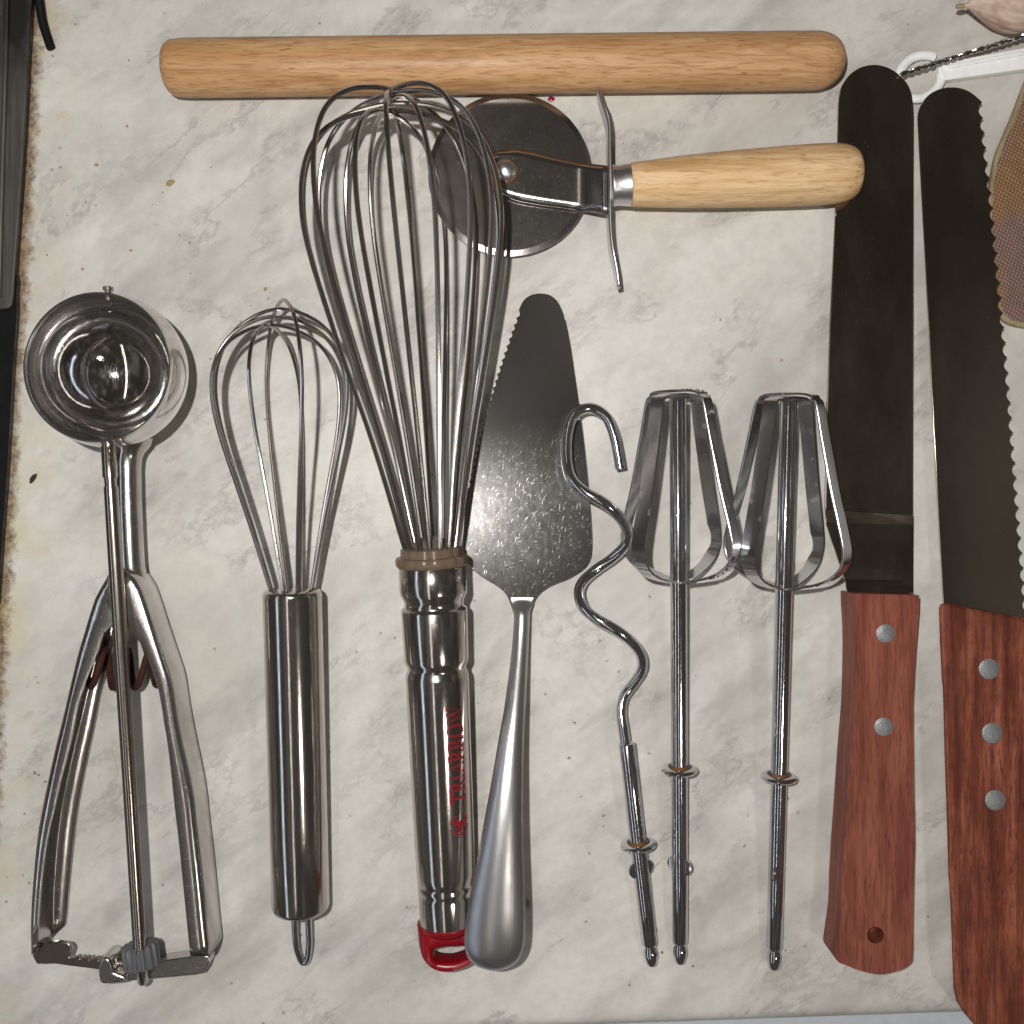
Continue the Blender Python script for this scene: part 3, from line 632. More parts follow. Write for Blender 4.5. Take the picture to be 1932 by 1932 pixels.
# ------------------------------------------------------------------ pizza cutter
def pizza_cutter():
    t = thing('pizza_cutter', P(1150, 350, 0), 'pizza cutter with dark steel wheel, bent guard and pale wooden handle', 'pizza cutter')
    g = cr(800, 0, 1.932)
    c = P(962, 330, 0.0050); R = 154*PX*(D-0.005)/D
    m = MB(); m.lathe(c - Vector((0, 0, 0.0005)), c + Vector((0, 0, 0.0006)), [(0, R*0.2), (0.0002, R-0.0016), (0.0005, R), (0.0007, R), (0.0011, R-0.0018), (0.0011, R*0.35), (0.0011, 0.0001)], 96); m.build('wheel', M['wheel'], t, angle=12)
    out = [(1240, 930), (1262, 880), (1310, 848), (1390, 842), (1480, 860), (1600, 892), (1720, 918), (1830, 936), (1922, 946), (1922, 1225), (1780, 1205), (1700, 1190), (1560, 1172), (1420, 1150), (1310, 1118), (1262, 1060), (1238, 990)]
    out = [g(x, y) for x, y in out]
    def hh(u, v): return 0.0072 + max(0, min(1, (u-1092)/52))**1.4*0.0042
    fine = []
    n = len(out)
    for i in range(n):
        p, r = out[i], out[(i+1) % n]
        for j in range(4): fine.append((p[0]+(r[0]-p[0])*j/4, p[1]+(r[1]-p[1])*j/4))
    # build as strips across so that it can bend
    xs = [952 - 20, 945, 960, 980, 1000, 1020, 1040, 1055, 1070, 1085, 1100, 1115, 1130, 1147.5]
    def span(u):
        ys = []
        for i in range(len(fine)):
            p, r = fine[i], fine[(i+1) % len(fine)]
            if (p[0]-u)*(r[0]-u) <= 0 and abs(p[0]-r[0]) > 1e-6: ys.append(p[1]+(r[1]-p[1])*(u-p[0])/(r[0]-p[0]))
        return min(ys), max(ys)
    rows = []
    u0 = min(p[0] for p in fine)
    for u in [u0+0.3, u0+2, u0+5, u0+11, u0+20, 975, 1000, 1020, 1035, 1050, 1062, 1074, 1086, 1098, 1110, 1122, 1135, 1146]:
        a, b = span(u); rows.append([P(u, a+(b-a)*k/6, hh(u, 0)) for k in range(7)])
    m = MB(); m.grid(rows); m.build('fork_arm', M['wheel'], t, solid=0.0006, angle=35)
    m = MB(); cc = P(953, 321, 0.0074); rr = 0.0035
    m.lathe(cc, cc + Vector((0, 0, 0.002)), [(0, rr), (0.0006, rr), (0.0013, rr*0.85), (0.0019, rr*0.55), (0.0022, rr*0.2), (0.0023, 0.0001)], 32); m.build('rivet', M['satin'], t)
    m = MB(); m.tube([P(953+ r*math.cos(a), 321+r*math.sin(a), 0.00775) for r in [22.5] for a in [math.radians(-30 + 150*i/40) for i in range(41)]], [0.00003 + 0.00042*math.sin(math.pi*i/40) for i in range(41)], 6); m.build('rust_ring', M['rust_stain'], t)
    # guard: thin bent strap standing on edge
    gg = cr(1600, 0, 1.932)
    gp = catmull([gg(x, y) for x, y in [(322, 508), (340, 580), (368, 655), (384, 740), (386, 900), (388, 1060), (386, 1200), (391, 1330), (402, 1430), (425, 1540), (440, 1640)]], 5)
    rows = []
    hs = 0.0068
    for i, (u, v) in enumerate(gp):
        f = i/(len(gp)-1); wd = 0.0062*min(1, 0.45 + 3*min(f, 1-f)); base = P(u, v, 0.012)
        rows.append([base + Vector((0, 0, -wd)), base, base + Vector((0, 0, wd*0.5))])
    m = MB(); m.grid(rows); m.build('guard', M['satin'], t, solid=0.0009, angle=60)
    A = P(1152, 351, 0.0120); B = P(1622, 325, 0.0110); L = (B-A).length; s = L/470.0; k = 0.0001660
    m = MB(); m.lathe(A, B, [(0, 36*k), (0.0003, 38*k), (4*s, 38*k), (14*s, 36.5*k), (26*s, 38*k), (36*s, 39*k), (36.2*s, 20*k)], 40); m.build('ferrule', M['satin'], t, angle=50)
    hp = [(36.5, 30), (37, 38), (40, 40.5), (80, 43.5), (140, 48), (200, 51), (260, 53), (320, 55), (370, 56), (405, 56), (425, 55), (440, 53), (455, 48), (463, 42), (468, 33), (470, 18), (470.3, 1)]
    m = MB(); m.lathe(A, B, [(x*s, r*k) for x, r in hp], 44); m.build('handle', M['pale'], t, angle=50)
pizza_cutter()

# ------------------------------------------------------------------ cake server
def cake_server():
    t = thing('cake_server', P(985, 1150, 0), 'steel cake server with serrated left edge and scratched blade', 'cake server')
    g = cr(1100, 1500, 3.22)
    # right side from tip to neck
    right = [(1018, 553), (1036, 556), (1050, 566), (1060, 583), (1068, 608), (1078, 660), (1088, 730), (1098, 800), (1106, 870), (1113, 950), (1117, 1010), (1116, 1045), (1110, 1062), (1098, 1076), (1075, 1090), (1050, 1100), (1028, 1111), (1012, 1126), (1004, 1142)]
    left = [(1018, 553), (1003, 556), (990, 564), (982, 577), (976, 592), (966, 620), (948, 672), (930, 728), (914, 782), (900, 835), (889, 885), (880, 930), (876, 975), (874, 1020), (876, 1050), (884, 1066), (898, 1080), (918, 1094), (938, 1106), (955, 1122), (964, 1142)]
    R = catmull(right, 4); L = catmull(left, 4); Ls = []
    acc = 0; prev = L[0]
    for i, p in enumerate(L):
        acc += math.hypot(p[0]-prev[0], p[1]-prev[1]); prev = p; Ls.append((acc, p))
    tot = acc
    def at(s):
        for i in range(len(Ls)-1):
            if Ls[i][0] <= s <= Ls[i+1][0]:
                f = (s-Ls[i][0])/max(1e-9, Ls[i+1][0]-Ls[i][0]); a, b = Ls[i][1], Ls[i+1][1]
                d = math.hypot(b[0]-a[0], b[1]-a[1]) or 1
                return (a[0]+(b[0]-a[0])*f, a[1]+(b[1]-a[1])*f), ((b[0]-a[0])/d, (b[1]-a[1])/d)
        return Ls[-1][1], (0, 1)
    edge = []; s = 0
    while s < tot:
        (u, v), (tx, ty) = at(s)
        if 585 < v < 925:
            ph = (s % 14.0)/14.0; d = 4.8*math.sin(math.pi*ph)
            nx, ny = -ty, tx        # inward = right of the way down
            if nx < 0: nx, ny = -nx, -ny
            u += nx*d; v += ny*d; s += 1.5
        else: s += 6
        edge.append((u, v))
    edge.append(L[-1])
    out = [p for p in R] + [p for p in reversed(edge[1:])]
    q0 = P(1000, 850, 0.0035); nx = Vector((0.0020/(220*PX), 0.0030/(590*PX), 1)).normalized()
    def hh(u, v): return 0.0012 + 0.0030*(v-553)/590.0 + 0.0020*(1105-u)/220.0
    def onplane(u, v):      # keep the sheet exactly flat
        h = hh(u, v)
        for _ in range(3):
            p = P(u, v, h); h = q0.z - (nx.x*(p.x-q0.x) + nx.y*(p.y-q0.y))/nx.z
        return P(u, v, max(h, 0.0010))
    top = [onplane(u, v) for u, v in out]; m = MB(); m.plate(top, [p + Vector((0, 0, -0.0009)) for p in top])
    m.build('blade', M['server'], t, bevel=0.00018, smooth=False, loc=P(1000, 1150, 0))
    # neck and handle
    rows = []
    st = [(1126, 962, 1010, 0.0050, 0.0001), (1134, 963, 1006, 0.0051, 0.0003), (1142, 966, 1003, 0.0053, 0.0010), (1150, 969.5, 999, 0.0058, 0.0014), (1162, 973, 996.5, 0.0066, 0.0016), (1200, 971, 995, 0.0078, 0.0015), (1260, 965, 992, 0.0110, 0.0016), (1340, 954, 988, 0.0158, 0.0018), (1400, 943, 985, 0.0188, 0.0019), (1470, 931, 984, 0.0212, 0.0021), (1540, 918, 984, 0.0226, 0.0024), (1620, 903, 986, 0.0232, 0.0027), (1690, 889, 989, 0.0230, 0.0029), (1740, 881, 990, 0.0226, 0.0030), (1775, 878, 989, 0.0220, 0.0029), (1798, 882, 983, 0.0215, 0.0026), (1812, 892, 973, 0.0211, 0.0021), (1821, 905, 960, 0.0208, 0.0014), (1826, 922, 944, 0.0206, 0.0005)]
    st = catmull(st, 3); n = 14
    topr, botr = [], []
    for v, a, b, h, cr_ in st:
        r1 = []; 
        for k in range(n+1):
            x = -1 + 2*k/n; r1.append(P(a+(b-a)*k/n, v + 0, h) + Vector((0, 0, cr_*(1-abs(x)**2.2))))
        topr.append(r1)
    m = MB(); m.grid(topr); m.build('handle', M['satin'], t, solid=0.0014, angle=80)
cake_server()

# ------------------------------------------------------------------ mixer attachments
def shank(t, A, B, marks, R, mat, wing=0.0, wing_angle=0.0):
    """A->B with collar, wings and bulb; marks = (collar, wing, shoulder) distances"""
    A = Vector(A); B = Vector(B); a = (B-A).normalized(); up, sd = frame(a); L = (B-A).length
    c, wg, sh = marks
    m = MB(); m.lathe(A, B, [(0, R*0.9), (0.0003, R), (c*0.5, R), (c, R), ((c+sh)/2, R*0.99), (sh-0.0006, R*0.99), (sh, R*0.86), (sh+0.0001, R*0.5)], 28); m.build('shaft', mat, t, angle=50)
    cc = A + a*c; m = MB()
    m.lathe(cc - a*0.0011, cc + a*0.0011, [(0.0006, R*0.9), (0.0005, R+0.0004), (0.0001, R+0.0012), (0.0001, R+0.0021), (0.0005, R+0.0029), (0.0011, R+0.0032), (0.0017, R+0.0029), (0.0021, R+0.0020), (0.0022, R*0.9)], 48); m.build('collar', mat, t, angle=50)
    m = MB(); m.lathe(cc - a*0.0016, cc - a*0.0004, [(0, R+0.00002), (0.0006, R+0.0001), (0.0010, R+0.0003), (0.0012, R+0.0005)], 28, cap=False); m.build('rust_ring', M['rust_stain'], t)
    b0 = A + a*(sh-0.0004); m = MB()
    m.lathe(b0, b0 + a*0.0075, [(0, R*0.62), (0.0007, R*0.60), (0.0014, R*0.76), (0.0028, R*0.90), (0.0044, R*0.88), (0.0060, R*0.72), (0.0069, R*0.62), (0.0072, R*0.52), (0.00725, 0.0001)], 24); m.build('tip', mat, t, angle=50)
    if wing:
        for s_ in (1, -1):
            wa = wing_angle; d = (sd*math.cos(wa) + up*math.sin(wa))*s_; o = a.cross(d)
            m = MB(); ctr = A + a*wg; n = 18; ring = []
            rows = []
            for k, off in enumerate((-0.00065, -0.0004, 0.0004, 0.00065)):
                sc = 0.8 if k in (0, 3) else 1.0
                rows.append([ctr + d*(R*0.75) + (d*(0.0024*max(0.0, math.sin(x)))*sc + a*(0.0026*math.cos(x))*sc) + o*off for x in [math.pi*i/n for i in range(n+1)]])
            m.grid(rows, False); vs = rows
            m.add(rows[0], [tuple(range(n+1))]); m.add(rows[-1], [tuple(range(n+1))])
            m.build('wing', mat, t, angle=50)

def beater(top, bot, cagev, collar, wingd, label, rot, wa, crust):
    """top/bot: (u,v,h) of the axis ends"""
    A = P(*top); B = P(*bot); a = (B-A).normalized(); up, sd = frame(a)
    if sd.x < 0: sd = -sd
    mid = (A+B)/2; t = thing('mixer_beater', (mid.x, mid.y, 0), label, 'beater', 'pair of wire mixer beaters')
    L = (B-A).length; k = L/(bot[1]-top[1]); R = 0.0026
    shank(t, A + a*0.0012, B, ((collar-top[1])*k, (wingd-top[1])*k, (bot[1]-38-top[1])*k), R, M['chrome'], 1, wa)
    kk = 0.0001655
    prof = [(-3, 0), (-2.5, 22), (-1, 42), (4, 55), (14, 63), (60, 73), (120, 87), (170, 99), (215, 112), (245, 120), (266, 124), (286, 122), (303, 113), (318, 95), (329, 70), (337, 42), (342, 19), (343, 6)]
    sc = (cagev-top[1])/343.0
    for i in range(4):
        th = math.radians(rot + 90*i); d = sd*math.cos(th) + up*math.sin(th); tg = a.cross(d)
        off = 0.0005 if i % 2 else -0.0006
        pts = catmull([(s_*sc*k, r*kk) for s_, r in prof], 6); rows = []
        for j, (s_, r) in enumerate(pts):
            q0 = pts[max(0, j-1)]; q1 = pts[min(len(pts)-1, j+1)]
            ds, dr_ = q1[0]-q0[0], q1[1]-q0[1]; l = math.hypot(ds, dr_) or 1
            nn = (d*ds - a*dr_)/l
            w2 = 0.0025; th2 = 0.00038
            ctr = A + a*(s_ + off*(1 if j < 18 else 0)) + d*r
            rows.append([ctr + tg*w2 + nn*th2*0.3, ctr + tg*w2*0.92 + nn*th2, ctr - tg*w2*0.92 + nn*th2, ctr - tg*w2 + nn*th2*0.3, ctr - tg*w2 - nn*th2*0.3, ctr - tg*w2*0.92 - nn*th2, ctr + tg*w2*0.92 - nn*th2, ctr + tg*w2 - nn*th2*0.3])
        m = MB(); m.grid(rows, True, True)
        o = m.build('strip', M['rustchrome'], t, angle=40)
        if i == 0 and crust:
            m = MB(); rg = random.Random(8); nP = len(pts)
            for q_ in range(crust):
                j = int(nP*(0.70 + 0.22*rg.random())) if rg.random() < 0.75 else int(nP*0.30*rg.random())
                rr = rows[min(j, nP-1)]; f_ = rg.random(); blob(m, rr[1].lerp(rr[2], f_), rg.uniform(0.00015, 0.00042), (1, 0.8, 0.5), rg.uniform(0, 3), q_)
            tag(m.build('rust_crust', M['rust'], t), kind='stuff')
    return t
beater((1279, 744, 0.0195), (1283, 1808, 0.0030), 1085, 1433, 1618, 'steel mixer beater between the dough hook and the other beater, its cage touched with rust', 44, 2.45, 46)
beater((1488, 750, 0.0195), (1460, 1819, 0.0030), 1097, 1447, 1630, 'steel mixer beater whose cage overlaps the spatula blade, second from the wooden handles', 45, 1.2, 10)

def dough_hook():
    t = thing('dough_hook', P(1180, 1300, 0), 'single spiral dough hook of thick chromed rod, its curl over the cake server blade', 'dough hook')
    pts = [(1171, 885, .0085), (1166, 855, .0085), (1159, 822, .0085), (1145, 788, .0087), (1121, 771, .0090), (1096, 773, .0095), (1077, 792, .0100), (1069, 830, .0105), (1070, 875, .0120), (1080, 906, .0145), (1104, 929, .0165), (1138, 948, .0168), (1166, 972, .0150), (1182, 1000, .0120), (1180, 1026, .0090), (1158, 1051, .0065), (1126, 1074, .0055), (1101, 1096, .0065), (1092, 1118, .0090), (1100, 1146, .0120), (1126, 1168, .0145), (1160, 1187, .0150), (1190, 1210, .0135), (1209, 1236, .0105), (1211, 1262, .0080), (1196, 1288, .0062), (1178, 1313, .0060), (1172, 1342, .0068), (1176, 1375, .0080), (1181, 1410, .0085)]
    c = [P(*p) for p in catmull(pts, 4)]; m = MB(); m.tube(c, 0.00172, 20); m.build('hook', M['chrome'], t, angle=60)
    A = P(1182, 1402, 0.0087); B = P(1230, 1820, 0.0030); L = (B-A).length; k = L/418.0
    shank(t, A, B, (190*k, 235*k, 380*k), 0.0026, M['chrome'], 1, 0.35)
dough_hook()

# ------------------------------------------------------------------ knives
def icing_spatula():
    t = thing('icing_spatula', P(1655, 1100, 0), 'long round tipped icing spatula with dark unserrated blade and smooth reddish wooden handle', 'spatula')
    g = cr(2324, 0, 2.76)
    tip = [(415, 1000), (420, 860), (435, 740), (465, 670), (520, 600), (600, 548), (700, 526), (800, 540), (880, 580), (950, 640), (1000, 710), (1025, 800), (1035, 940)]
    out = [g(x, y) for x, y in catmull(tip, 4)]
    out += [(1724, 330), (1724, 600), (1723, 900), (1723, 971), (1640, 966), (1557, 961), (1559, 800), (1566, 600), (1576, 400)]
    hh = lambda v: 0.0064
    top = [P(u, v, 0.0062 if v < 500 else 0.0062 + 0.0006*(v-500)/600) for u, v in out]
    m = MB(); m.plate(top, [p + Vector((0, 0, -0.0010)) for p in top]); m.build('blade', M['blade'], t, bevel=0.00025, smooth=False)
    # cranked shoulder: drops a little towards the handle
    sh = [[P(1557.5, 961.5, 0.0066), P(1640, 966.5, 0.0066), P(1722.5, 971.5, 0.0066)], [P(1558, 985, 0.0061), P(1640, 988, 0.0061), P(1722.5, 990, 0.0061)], [P(1585, 1070, 0.0050), P(1650, 1072, 0.0050), P(1722, 1074, 0.0050)], [P(1594, 1096, 0.0046), P(1660, 1099, 0.0046), P(1722, 1102, 0.0046)], [P(1596, 1101, 0.0052), P(1660, 1104, 0.0052), P(1722, 1107, 0.0052)], [P(1597, 1118, 0.0060), P(1660, 1118, 0.0060), P(1722, 1118, 0.0060)]]
    m = MB(); m.grid(sh); m.build('shoulder', M['blade'], t, solid=0.0009, smooth=False)
    a = cr(2400, 1450, 3.096); b = cr(2400, 2000, 3.096); c = cr(2400, 2400, 3.096)
    o2 = [a(345, 935), a(374, 938), a(975, 955), a(972, 1100), a(948, 1400), a(922, 1850), b(918, 400), b(925, 1000), b(935, 1500), c(928, 500), c(918, 1000), c(915, 1300), c(895, 1380), c(800, 1440), c(620, 1478), c(450, 1450), c(330, 1405), c(215, 1345), c(222, 1200), c(255, 950), c(265, 650), b(265, 1900), b(282, 1600), b(310, 1200), b(345, 700), b(378, 300), b(390, -120), a(390, 1300), a(376, 1050)]
    o2 = o2[1:]
    H = 0.0135
    o2 = o2[:2] + catmull(o2[2:]+[o2[0]], 4)[:-1]
    top = [P(u, v, H) for u, v in o2]; bot = [p + Vector((0, 0, -H+0.0008)) for p in top]
    m = MB(); m.plate(top, bot); ho = m.build('handle', M['red_wood'], t, bevel=0.0011, seg=3)
    q = P(*c(575, 1120), H); cm = MB(); cm.lathe(q + Vector((0, 0, -0.008)), q + Vector((0, 0, 0.003)), [(0, 0.0026), (0.011, 0.0026)], 32); boolcut(ho, cm)
    ho.data.polygons.foreach_set('use_smooth', [True]*len(ho.data.polygons)); ho.data.set_sharp_from_angle(angle=math.radians(35))
    for fn, x, y in ((a, 662, 1300), (b, 645, 450)):
        q = P(*fn(x, y), H - 0.0003); r = 0.0029
        m = MB(); m.lathe(q, q + Vector((0, 0, 0.0006)), [(0, r), (0.00042, r), (0.00048, r*0.97), (0.00049, 0.0001)], 36); m.build('rivet', M['rivet'], t)
icing_spatula()

def bread_knife():
    t = thing('bread_knife', P(1830, 1100, 0), 'serrated cake knife with weathered dark red wooden handle at the right edge', 'knife')
    g = cr(2324, 0, 2.76)
    tip = [(1072, 960), (1076, 920), (1090, 870), (1130, 800), (1200, 745), (1290, 716), (1385, 714), (1470, 738), (1540, 785), (1590, 832)]
    out = [g(x, y) for x, y in catmull(tip, 4)]
    line = [(1853, 194), (1863, 290), (1875, 397), (1889, 550), (1903, 697), (1923, 959), (1945, 1240)]
    dense = catmull(line, 20); acc = 0; prev = dense[0]
    pos = [(0, dense[0])]
    for p in dense[1:]:
        acc += math.hypot(p[0]-prev[0], p[1]-prev[1]); prev = p; pos.append((acc, p))
    s = 0.0; j = 0; rng = random.Random(3)
    while s < acc - 1:
        while pos[j+1][0] < s: j += 1
        f = (s-pos[j][0])/(pos[j+1][0]-pos[j][0]); u = pos[j][1][0]+(pos[j+1][1][0]-pos[j][1][0])*f; v = pos[j][1][1]+(pos[j+1][1][1]-pos[j][1][1])*f
        ph = (s % 28.4)/28.4; out.append((u - 8.2*math.sin(math.pi*ph)**0.7, v)); s += 1.775
    out += [(1945, 1240), (1785, 1180), (1781, 1140), (1775, 1040), (1767, 900), (1757, 700), (1748, 500), (1740, 360)]
    top = [P(u, v, 0.0060) for u, v in out]
    m = MB(); m.plate(top, [p + Vector((0, 0, -0.0010)) for p in top]); m.build('blade', M['blade'], t, bevel=0.0002, smooth=False)
    a = cr(2400, 1450, 3.096); b = cr(2400, 2000, 3.096); c = cr(2400, 2400, 3.096)
    o2 = [a(1152, 1035), a(1235, 1022), a(1340, 1048), a(1450, 1075), a(1600, 1100), a(1760, 1130), a(1932, 1158), (1950, 1195), (1962, 1300), (1966, 1500), (1964, 1750), (1968, 1950), (1960, 2010), (1930, 2020), (1895, 1985), c(1470, 1932), c(1385, 1835), c(1312, 1720), c(1285, 1600), c(1268, 1100), c(1252, 700), b(1240, 1800), b(1226, 1300), b(1205, 700), b(1190, 100), a(1178, 1700), a(1160, 1300)]
    H = 0.0125
    top = [P(u, v, H) for u, v in o2]; bot = [P(u, v, 0.0008) for u, v in o2]
    m = MB(); m.plate(top, bot); m.build('handle', M['dark_wood'], t, bevel=0.0012, seg=3)
    for fn, x, y in ((a, 1608, 1625), (b, 1636, 508), (b, 1665, 1120)):
        q = P(*fn(x, y), H - 0.0003); r = 0.0032
        m = MB(); m.lathe(q, q + Vector((0, 0, 0.0006)), [(0, r), (0.00042, r), (0.00048, r*0.97), (0.00049, 0.0001)], 36); m.build('rivet', M['rivet'], t)
bread_knife()

# ------------------------------------------------------------------ things at the top right
def cloth_mat():
    n = NT('brown_woven_cloth')
    v = n.map((1, 1, 1), (0, 0, 0.35)); ck = n.n('ShaderNodeTexWave', wave_type='BANDS', bands_direction='X'); ck.inputs['Scale'].default_value = 300; ck.inputs['Distortion'].default_value = 0.8
    c2 = n.n('ShaderNodeTexWave', wave_type='BANDS', bands_direction='Y'); c2.inputs['Scale'].default_value = 300; c2.inputs['Distortion'].default_value = 0.8
    n.l(v, ck.inputs['Vector']); n.l(n.map((1, 1, 1), (0, 0, 0.55)), c2.inputs['Vector'])
    wv = n.math('MULTIPLY', ck.outputs['Fac'], c2.outputs['Fac'])
    zone = n.noise(45, 3, 0.5, n.map((1, 0.5, 1), (0, 0, 0.3)))
    base = n.mix(n.ramp(zone, [(0.45, 0.0), (0.55, 1.0)]), (0.36, 0.20, 0.09), (0.30, 0.19, 0.17))
    n.col(n.mix(n.ramp(wv, [(0.03, 0.0), (0.35, 1.0)]), n.mix(0.75, base, (0.06, 0.03, 0.018)), base)); n.set(Roughness=0.85)
    n.bump(wv, 0.6, 0.0004); return n.m
M['cloth'] = cloth_mat(); M['hem'] = plain('pale_hem', (0.36, 0.29, 0.17), 0.85, 0, 0.2, bump=0.8)
def cloth():
    t = thing('cloth', P(1930, 380, 0), 'brown and mauve woven cloth under the serrated blade at the right edge', 'cloth')
    ol = catmull([(1990, 90), (1940, 140), (1922, 178), (1905, 222), (1888, 262), (1872, 305), (1862, 370), (1860, 450), (1864, 530), (1874, 580), (1892, 608), (1930, 620), (2000, 618)], 5)
    rows = []
    for k, (f, h) in enumerate([(0, 0.0002), (0.012, 0.0020), (0.035, 0.0029), (0.065, 0.0028), (0.10, 0.0024)]):
        rows.append([P(u+(2010-u)*f, v+(370-v)*f*0.6, h + 0.0003*noise.noise(Vector((u*0.05, v*0.05, k)))) for u, v in ol])
    m = MB(); m.grid(rows); m.build('hem', M['hem'], t, angle=80)
    rows = []
    for k in range(22):
        f = 0.05 + 0.95*k/21; rr = []
        for u, v in ol:
            x, y = u+(2010-u)*f, v+(370-v)*f*0.6
            fold = 0.0011*noise.noise(Vector((x*0.022, y*0.045, 1))) + 0.0006*noise.noise(Vector((x*0.05+y*0.03, y*0.08, 4)))
            rr.append(P(x, y, 0.0025 + 0.0008*min(1, k/4) + fold*min(1, k/4)))
        rows.append(rr)
    m = MB(); m.grid(rows); m.build('panel', M['cloth'], t, angle=80)
cloth()

def hook_tool():
    t = thing('plastic_hook_strip', P(1850, 130, 0), 'white plastic strip ending in an open ring behind the dark blade tips', 'plastic hook')
    g = cr(2324, 0, 2.76)
    arc = [(1215, 465), (1150, 452), (1080, 455), (1010, 480), (950, 535), (915, 600), (910, 680), (935, 750), (990, 795), (1065, 805), (1140, 785), (1210, 735), (1250, 670), (1258, 600)]
    rows = []
    c = [P(*g(x, y), 0.0022) for x, y in catmull(arc, 5)]
    m = MB(); m.tube(c, [0.0008] + [0.0015]*(len(c)-2) + [0.0012], 16, flat=0.8); m.build('ring', M['white'], t)
    top = [P(*g(x, y), 0.0036) for x, y in [(1240, 520), (1262, 508), (1932, 385), (2250, 325), (2250, 520), (1932, 560), (1300, 650), (1262, 640), (1238, 580)]]
    m = MB(); m.plate(top, [p + Vector((0, 0, -0.0032)) for p in top]); m.build('bar', M['white'], t, bevel=0.0005, seg=3)
    top = [P(*g(x, y), 0.0044) for x, y in [(1300, 528), (1932, 412), (2240, 355), (2240, 385), (1932, 445), (1305, 560)]]
    m = MB(); m.plate(top, [p + Vector((0, 0, -0.0009)) for p in top]); m.build('ridge', M['white'], t, bevel=0.0003)
hook_tool()
def twisted_wire():
    g = cr(2324, 0, 2.76); A = P(*g(925, 607), 0.0078); B = P(*g(2150, 225), 0.0090); a = (B-A).normalized(); up, sd = frame(a); L = (B-A).length
    m = MB()
    for ph in (0, math.pi):
        pts = []
        n = int(L/0.00025)
        for i in range(n+1):
            s = L*i/n; t_ = 2*math.pi*s/0.0046 + ph; pts.append(A + a*s + (up*math.cos(t_) + sd*math.sin(t_))*0.00042)
        m.tube(pts, 0.00044, 7)
    tag(m.build('twisted_wire', M['wire'], loc=P(1830, 110, 0)), 'thin twisted metal wire lying over the white plastic ring', 'wire')
twisted_wire()
def garlic():
    n = NT('papery_garlic_skin'); v = n.map((1, 1, 1)); w1 = n.noise(420, 4, 0.6, n.map((0.25, 1, 1), (0, 0, 0.5)))
    n.col(n.mix(n.ramp(w1, [(0.35, 0.0), (0.7, 1.0)]), (0.64, 0.50, 0.40), (0.44, 0.27, 0.20))); n.set(Roughness=0.55); n.bump(w1, 0.5, 0.0005)
    t = thing('garlic_bulb', P(1900, 10, 0), 'papery beige garlic bulb cut off by the top right corner', 'garlic')
    A = P(1816, 12, 0.012); B = P(1975, -22, 0.012)
    L = (B-A).length; prof = [(0, 0.0003), (L*0.05, 0.0007), (L*0.12, 0.0022), (L*0.25, 0.0052), (L*0.42, 0.0086), (L*0.60, 0.0106), (L*0.78, 0.0104), (L*0.92, 0.0075), (L, 0.002)]
    m = MB(); m.lathe(A, B, catmull(prof, 5), 60, tw=lambda a: 1 + 0.07*abs(math.sin(a*3.5)) + 0.02*math.sin(a*17)); m.build('bulb', n.m, t, angle=80)
    m = MB(); m.tube([P(1804, 12, 0.012), P(1810, 12, 0.012), P(1818, 11, 0.012)], [0.0006, 0.0009, 0.0008], 8); m.build('stem_tip', M['hem'], t)
garlic()

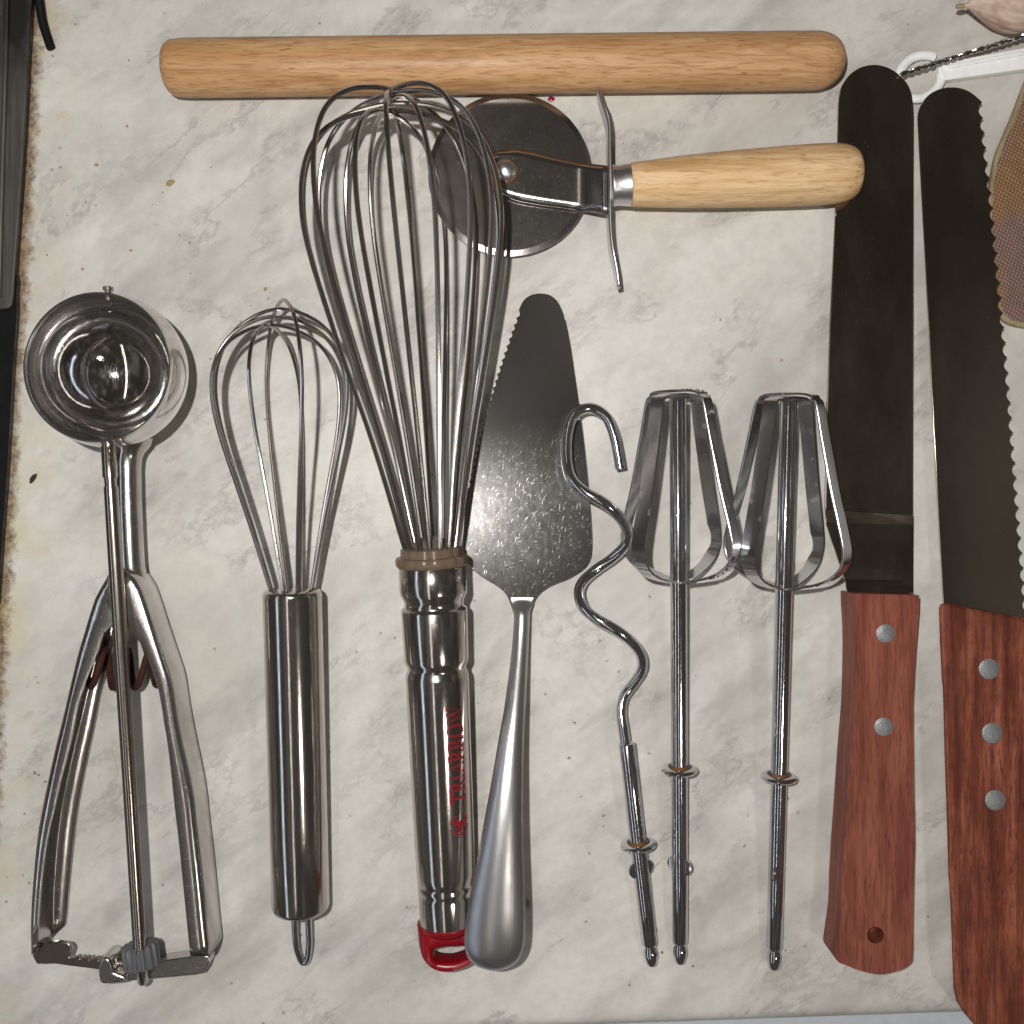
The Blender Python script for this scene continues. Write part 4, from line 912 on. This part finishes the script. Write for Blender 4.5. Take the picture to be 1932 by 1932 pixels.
# ------------------------------------------------------------------ crumbs, drops
M['crumb_d'] = plain('dark_crumb', (0.05, 0.03, 0.02), 0.8, 0, 0.2); M['crumb_y'] = plain('yellow_crumb', (0.36, 0.27, 0.10), 0.7, 0, 0.3)
M['red_drop'] = plain('red_droplet', (0.30, 0.008, 0.02), 0.2)
n = NT('water'); n.set(Roughness=0.03, Transmission_Weight=1.0, IOR=1.33); n.col((1.0, 1.0, 1.0)); M['water'] = n.m
m = MB(); R_ = random.Random(5)
for i in range(190):
    u, v = R_.uniform(20, 1900), R_.uniform(5, 1890)
    if R_.random() < 0.4: u, v = R_.uniform(20, 620), R_.uniform(5, 620)
    r = 0.00008 + 0.00022*R_.random()**3; blob(m, P(u, v, r*0.5), r, (1, R_.uniform(0.4, 1), 0.6), R_.uniform(0, 3), i)
tag(m.build('dark_crumbs', M['crumb_d']), 'tiny dark crumbs and dust specks scattered over the counter', 'crumbs', kind='stuff')
m = MB()
for (x, y, r) in [(430, 137, 5), (550, 940, 8), (345, 955, 5), (725, 720, 6), (1082, 1385, 6), (748, 1428, 6), (470, 1535, 6), (1515, 1650, 8), (735, 343, 4)]:
    blob(m, P(*cr(0, 0, 1.932)(x, y), 0.0001), r*0.00010, (1, 0.8, 0.25), x, x)
tag(m.build('yellow_crumbs', M['crumb_y']), 'small yellowish food specks on the counter at the upper left', 'crumbs', kind='stuff')
m = MB(); blob(m, P(62, 903, 0.0006), 0.0012, (1.5, 0.6, 0.5), 1.0, 2)
tag(m.build('dark_crumb', M['crumb_d'], loc=P(62, 903)), 'single elongated black crumb on the counter below the scoop bowl by the cooker edge', 'crumb')
m = MB(); blob(m, P(321, 345, 0.0003), 0.0016, (1, 0.55, 0.2), 0.5, 9)
tag(m.build('tan_flake', M['crumb_y'], loc=P(321, 345)), 'tan food flake on the counter below the rolling pin left end', 'crumb')
m = MB(); blob(m, P(1040, 187, 0.0003), 0.0011, (1, 0.8, 0.3), 0, 4)
tag(m.build('red_drop', M['red_drop'], loc=P(1040, 187)), 'small dark red drop between the rolling pin and the cutter wheel', 'drop')
m = MB()
for i in range(60):
    if i < 24: u, v = R_.gauss(70, 35), R_.uniform(1250, 1900)
    else: u, v = R_.uniform(1050, 1560), R_.uniform(1300, 1880)
    r = 0.0002 + 0.0005*R_.random()**2; blob(m, P(max(u, 12), v, 0.0), r, (1, R_.uniform(0.7, 1), 0.4), 0, i)
for u, v, r in [(993, 1705, 9), (1290, 1793, 5)]:
    blob(m, P(u, v, 0.0), r*PX*0.9, (1, 1.1, 0.05), 0, u)
tag(m.build('water_drops', M['water']), 'clear water droplets scattered on the lower half of the counter', 'water drops', kind='stuff')
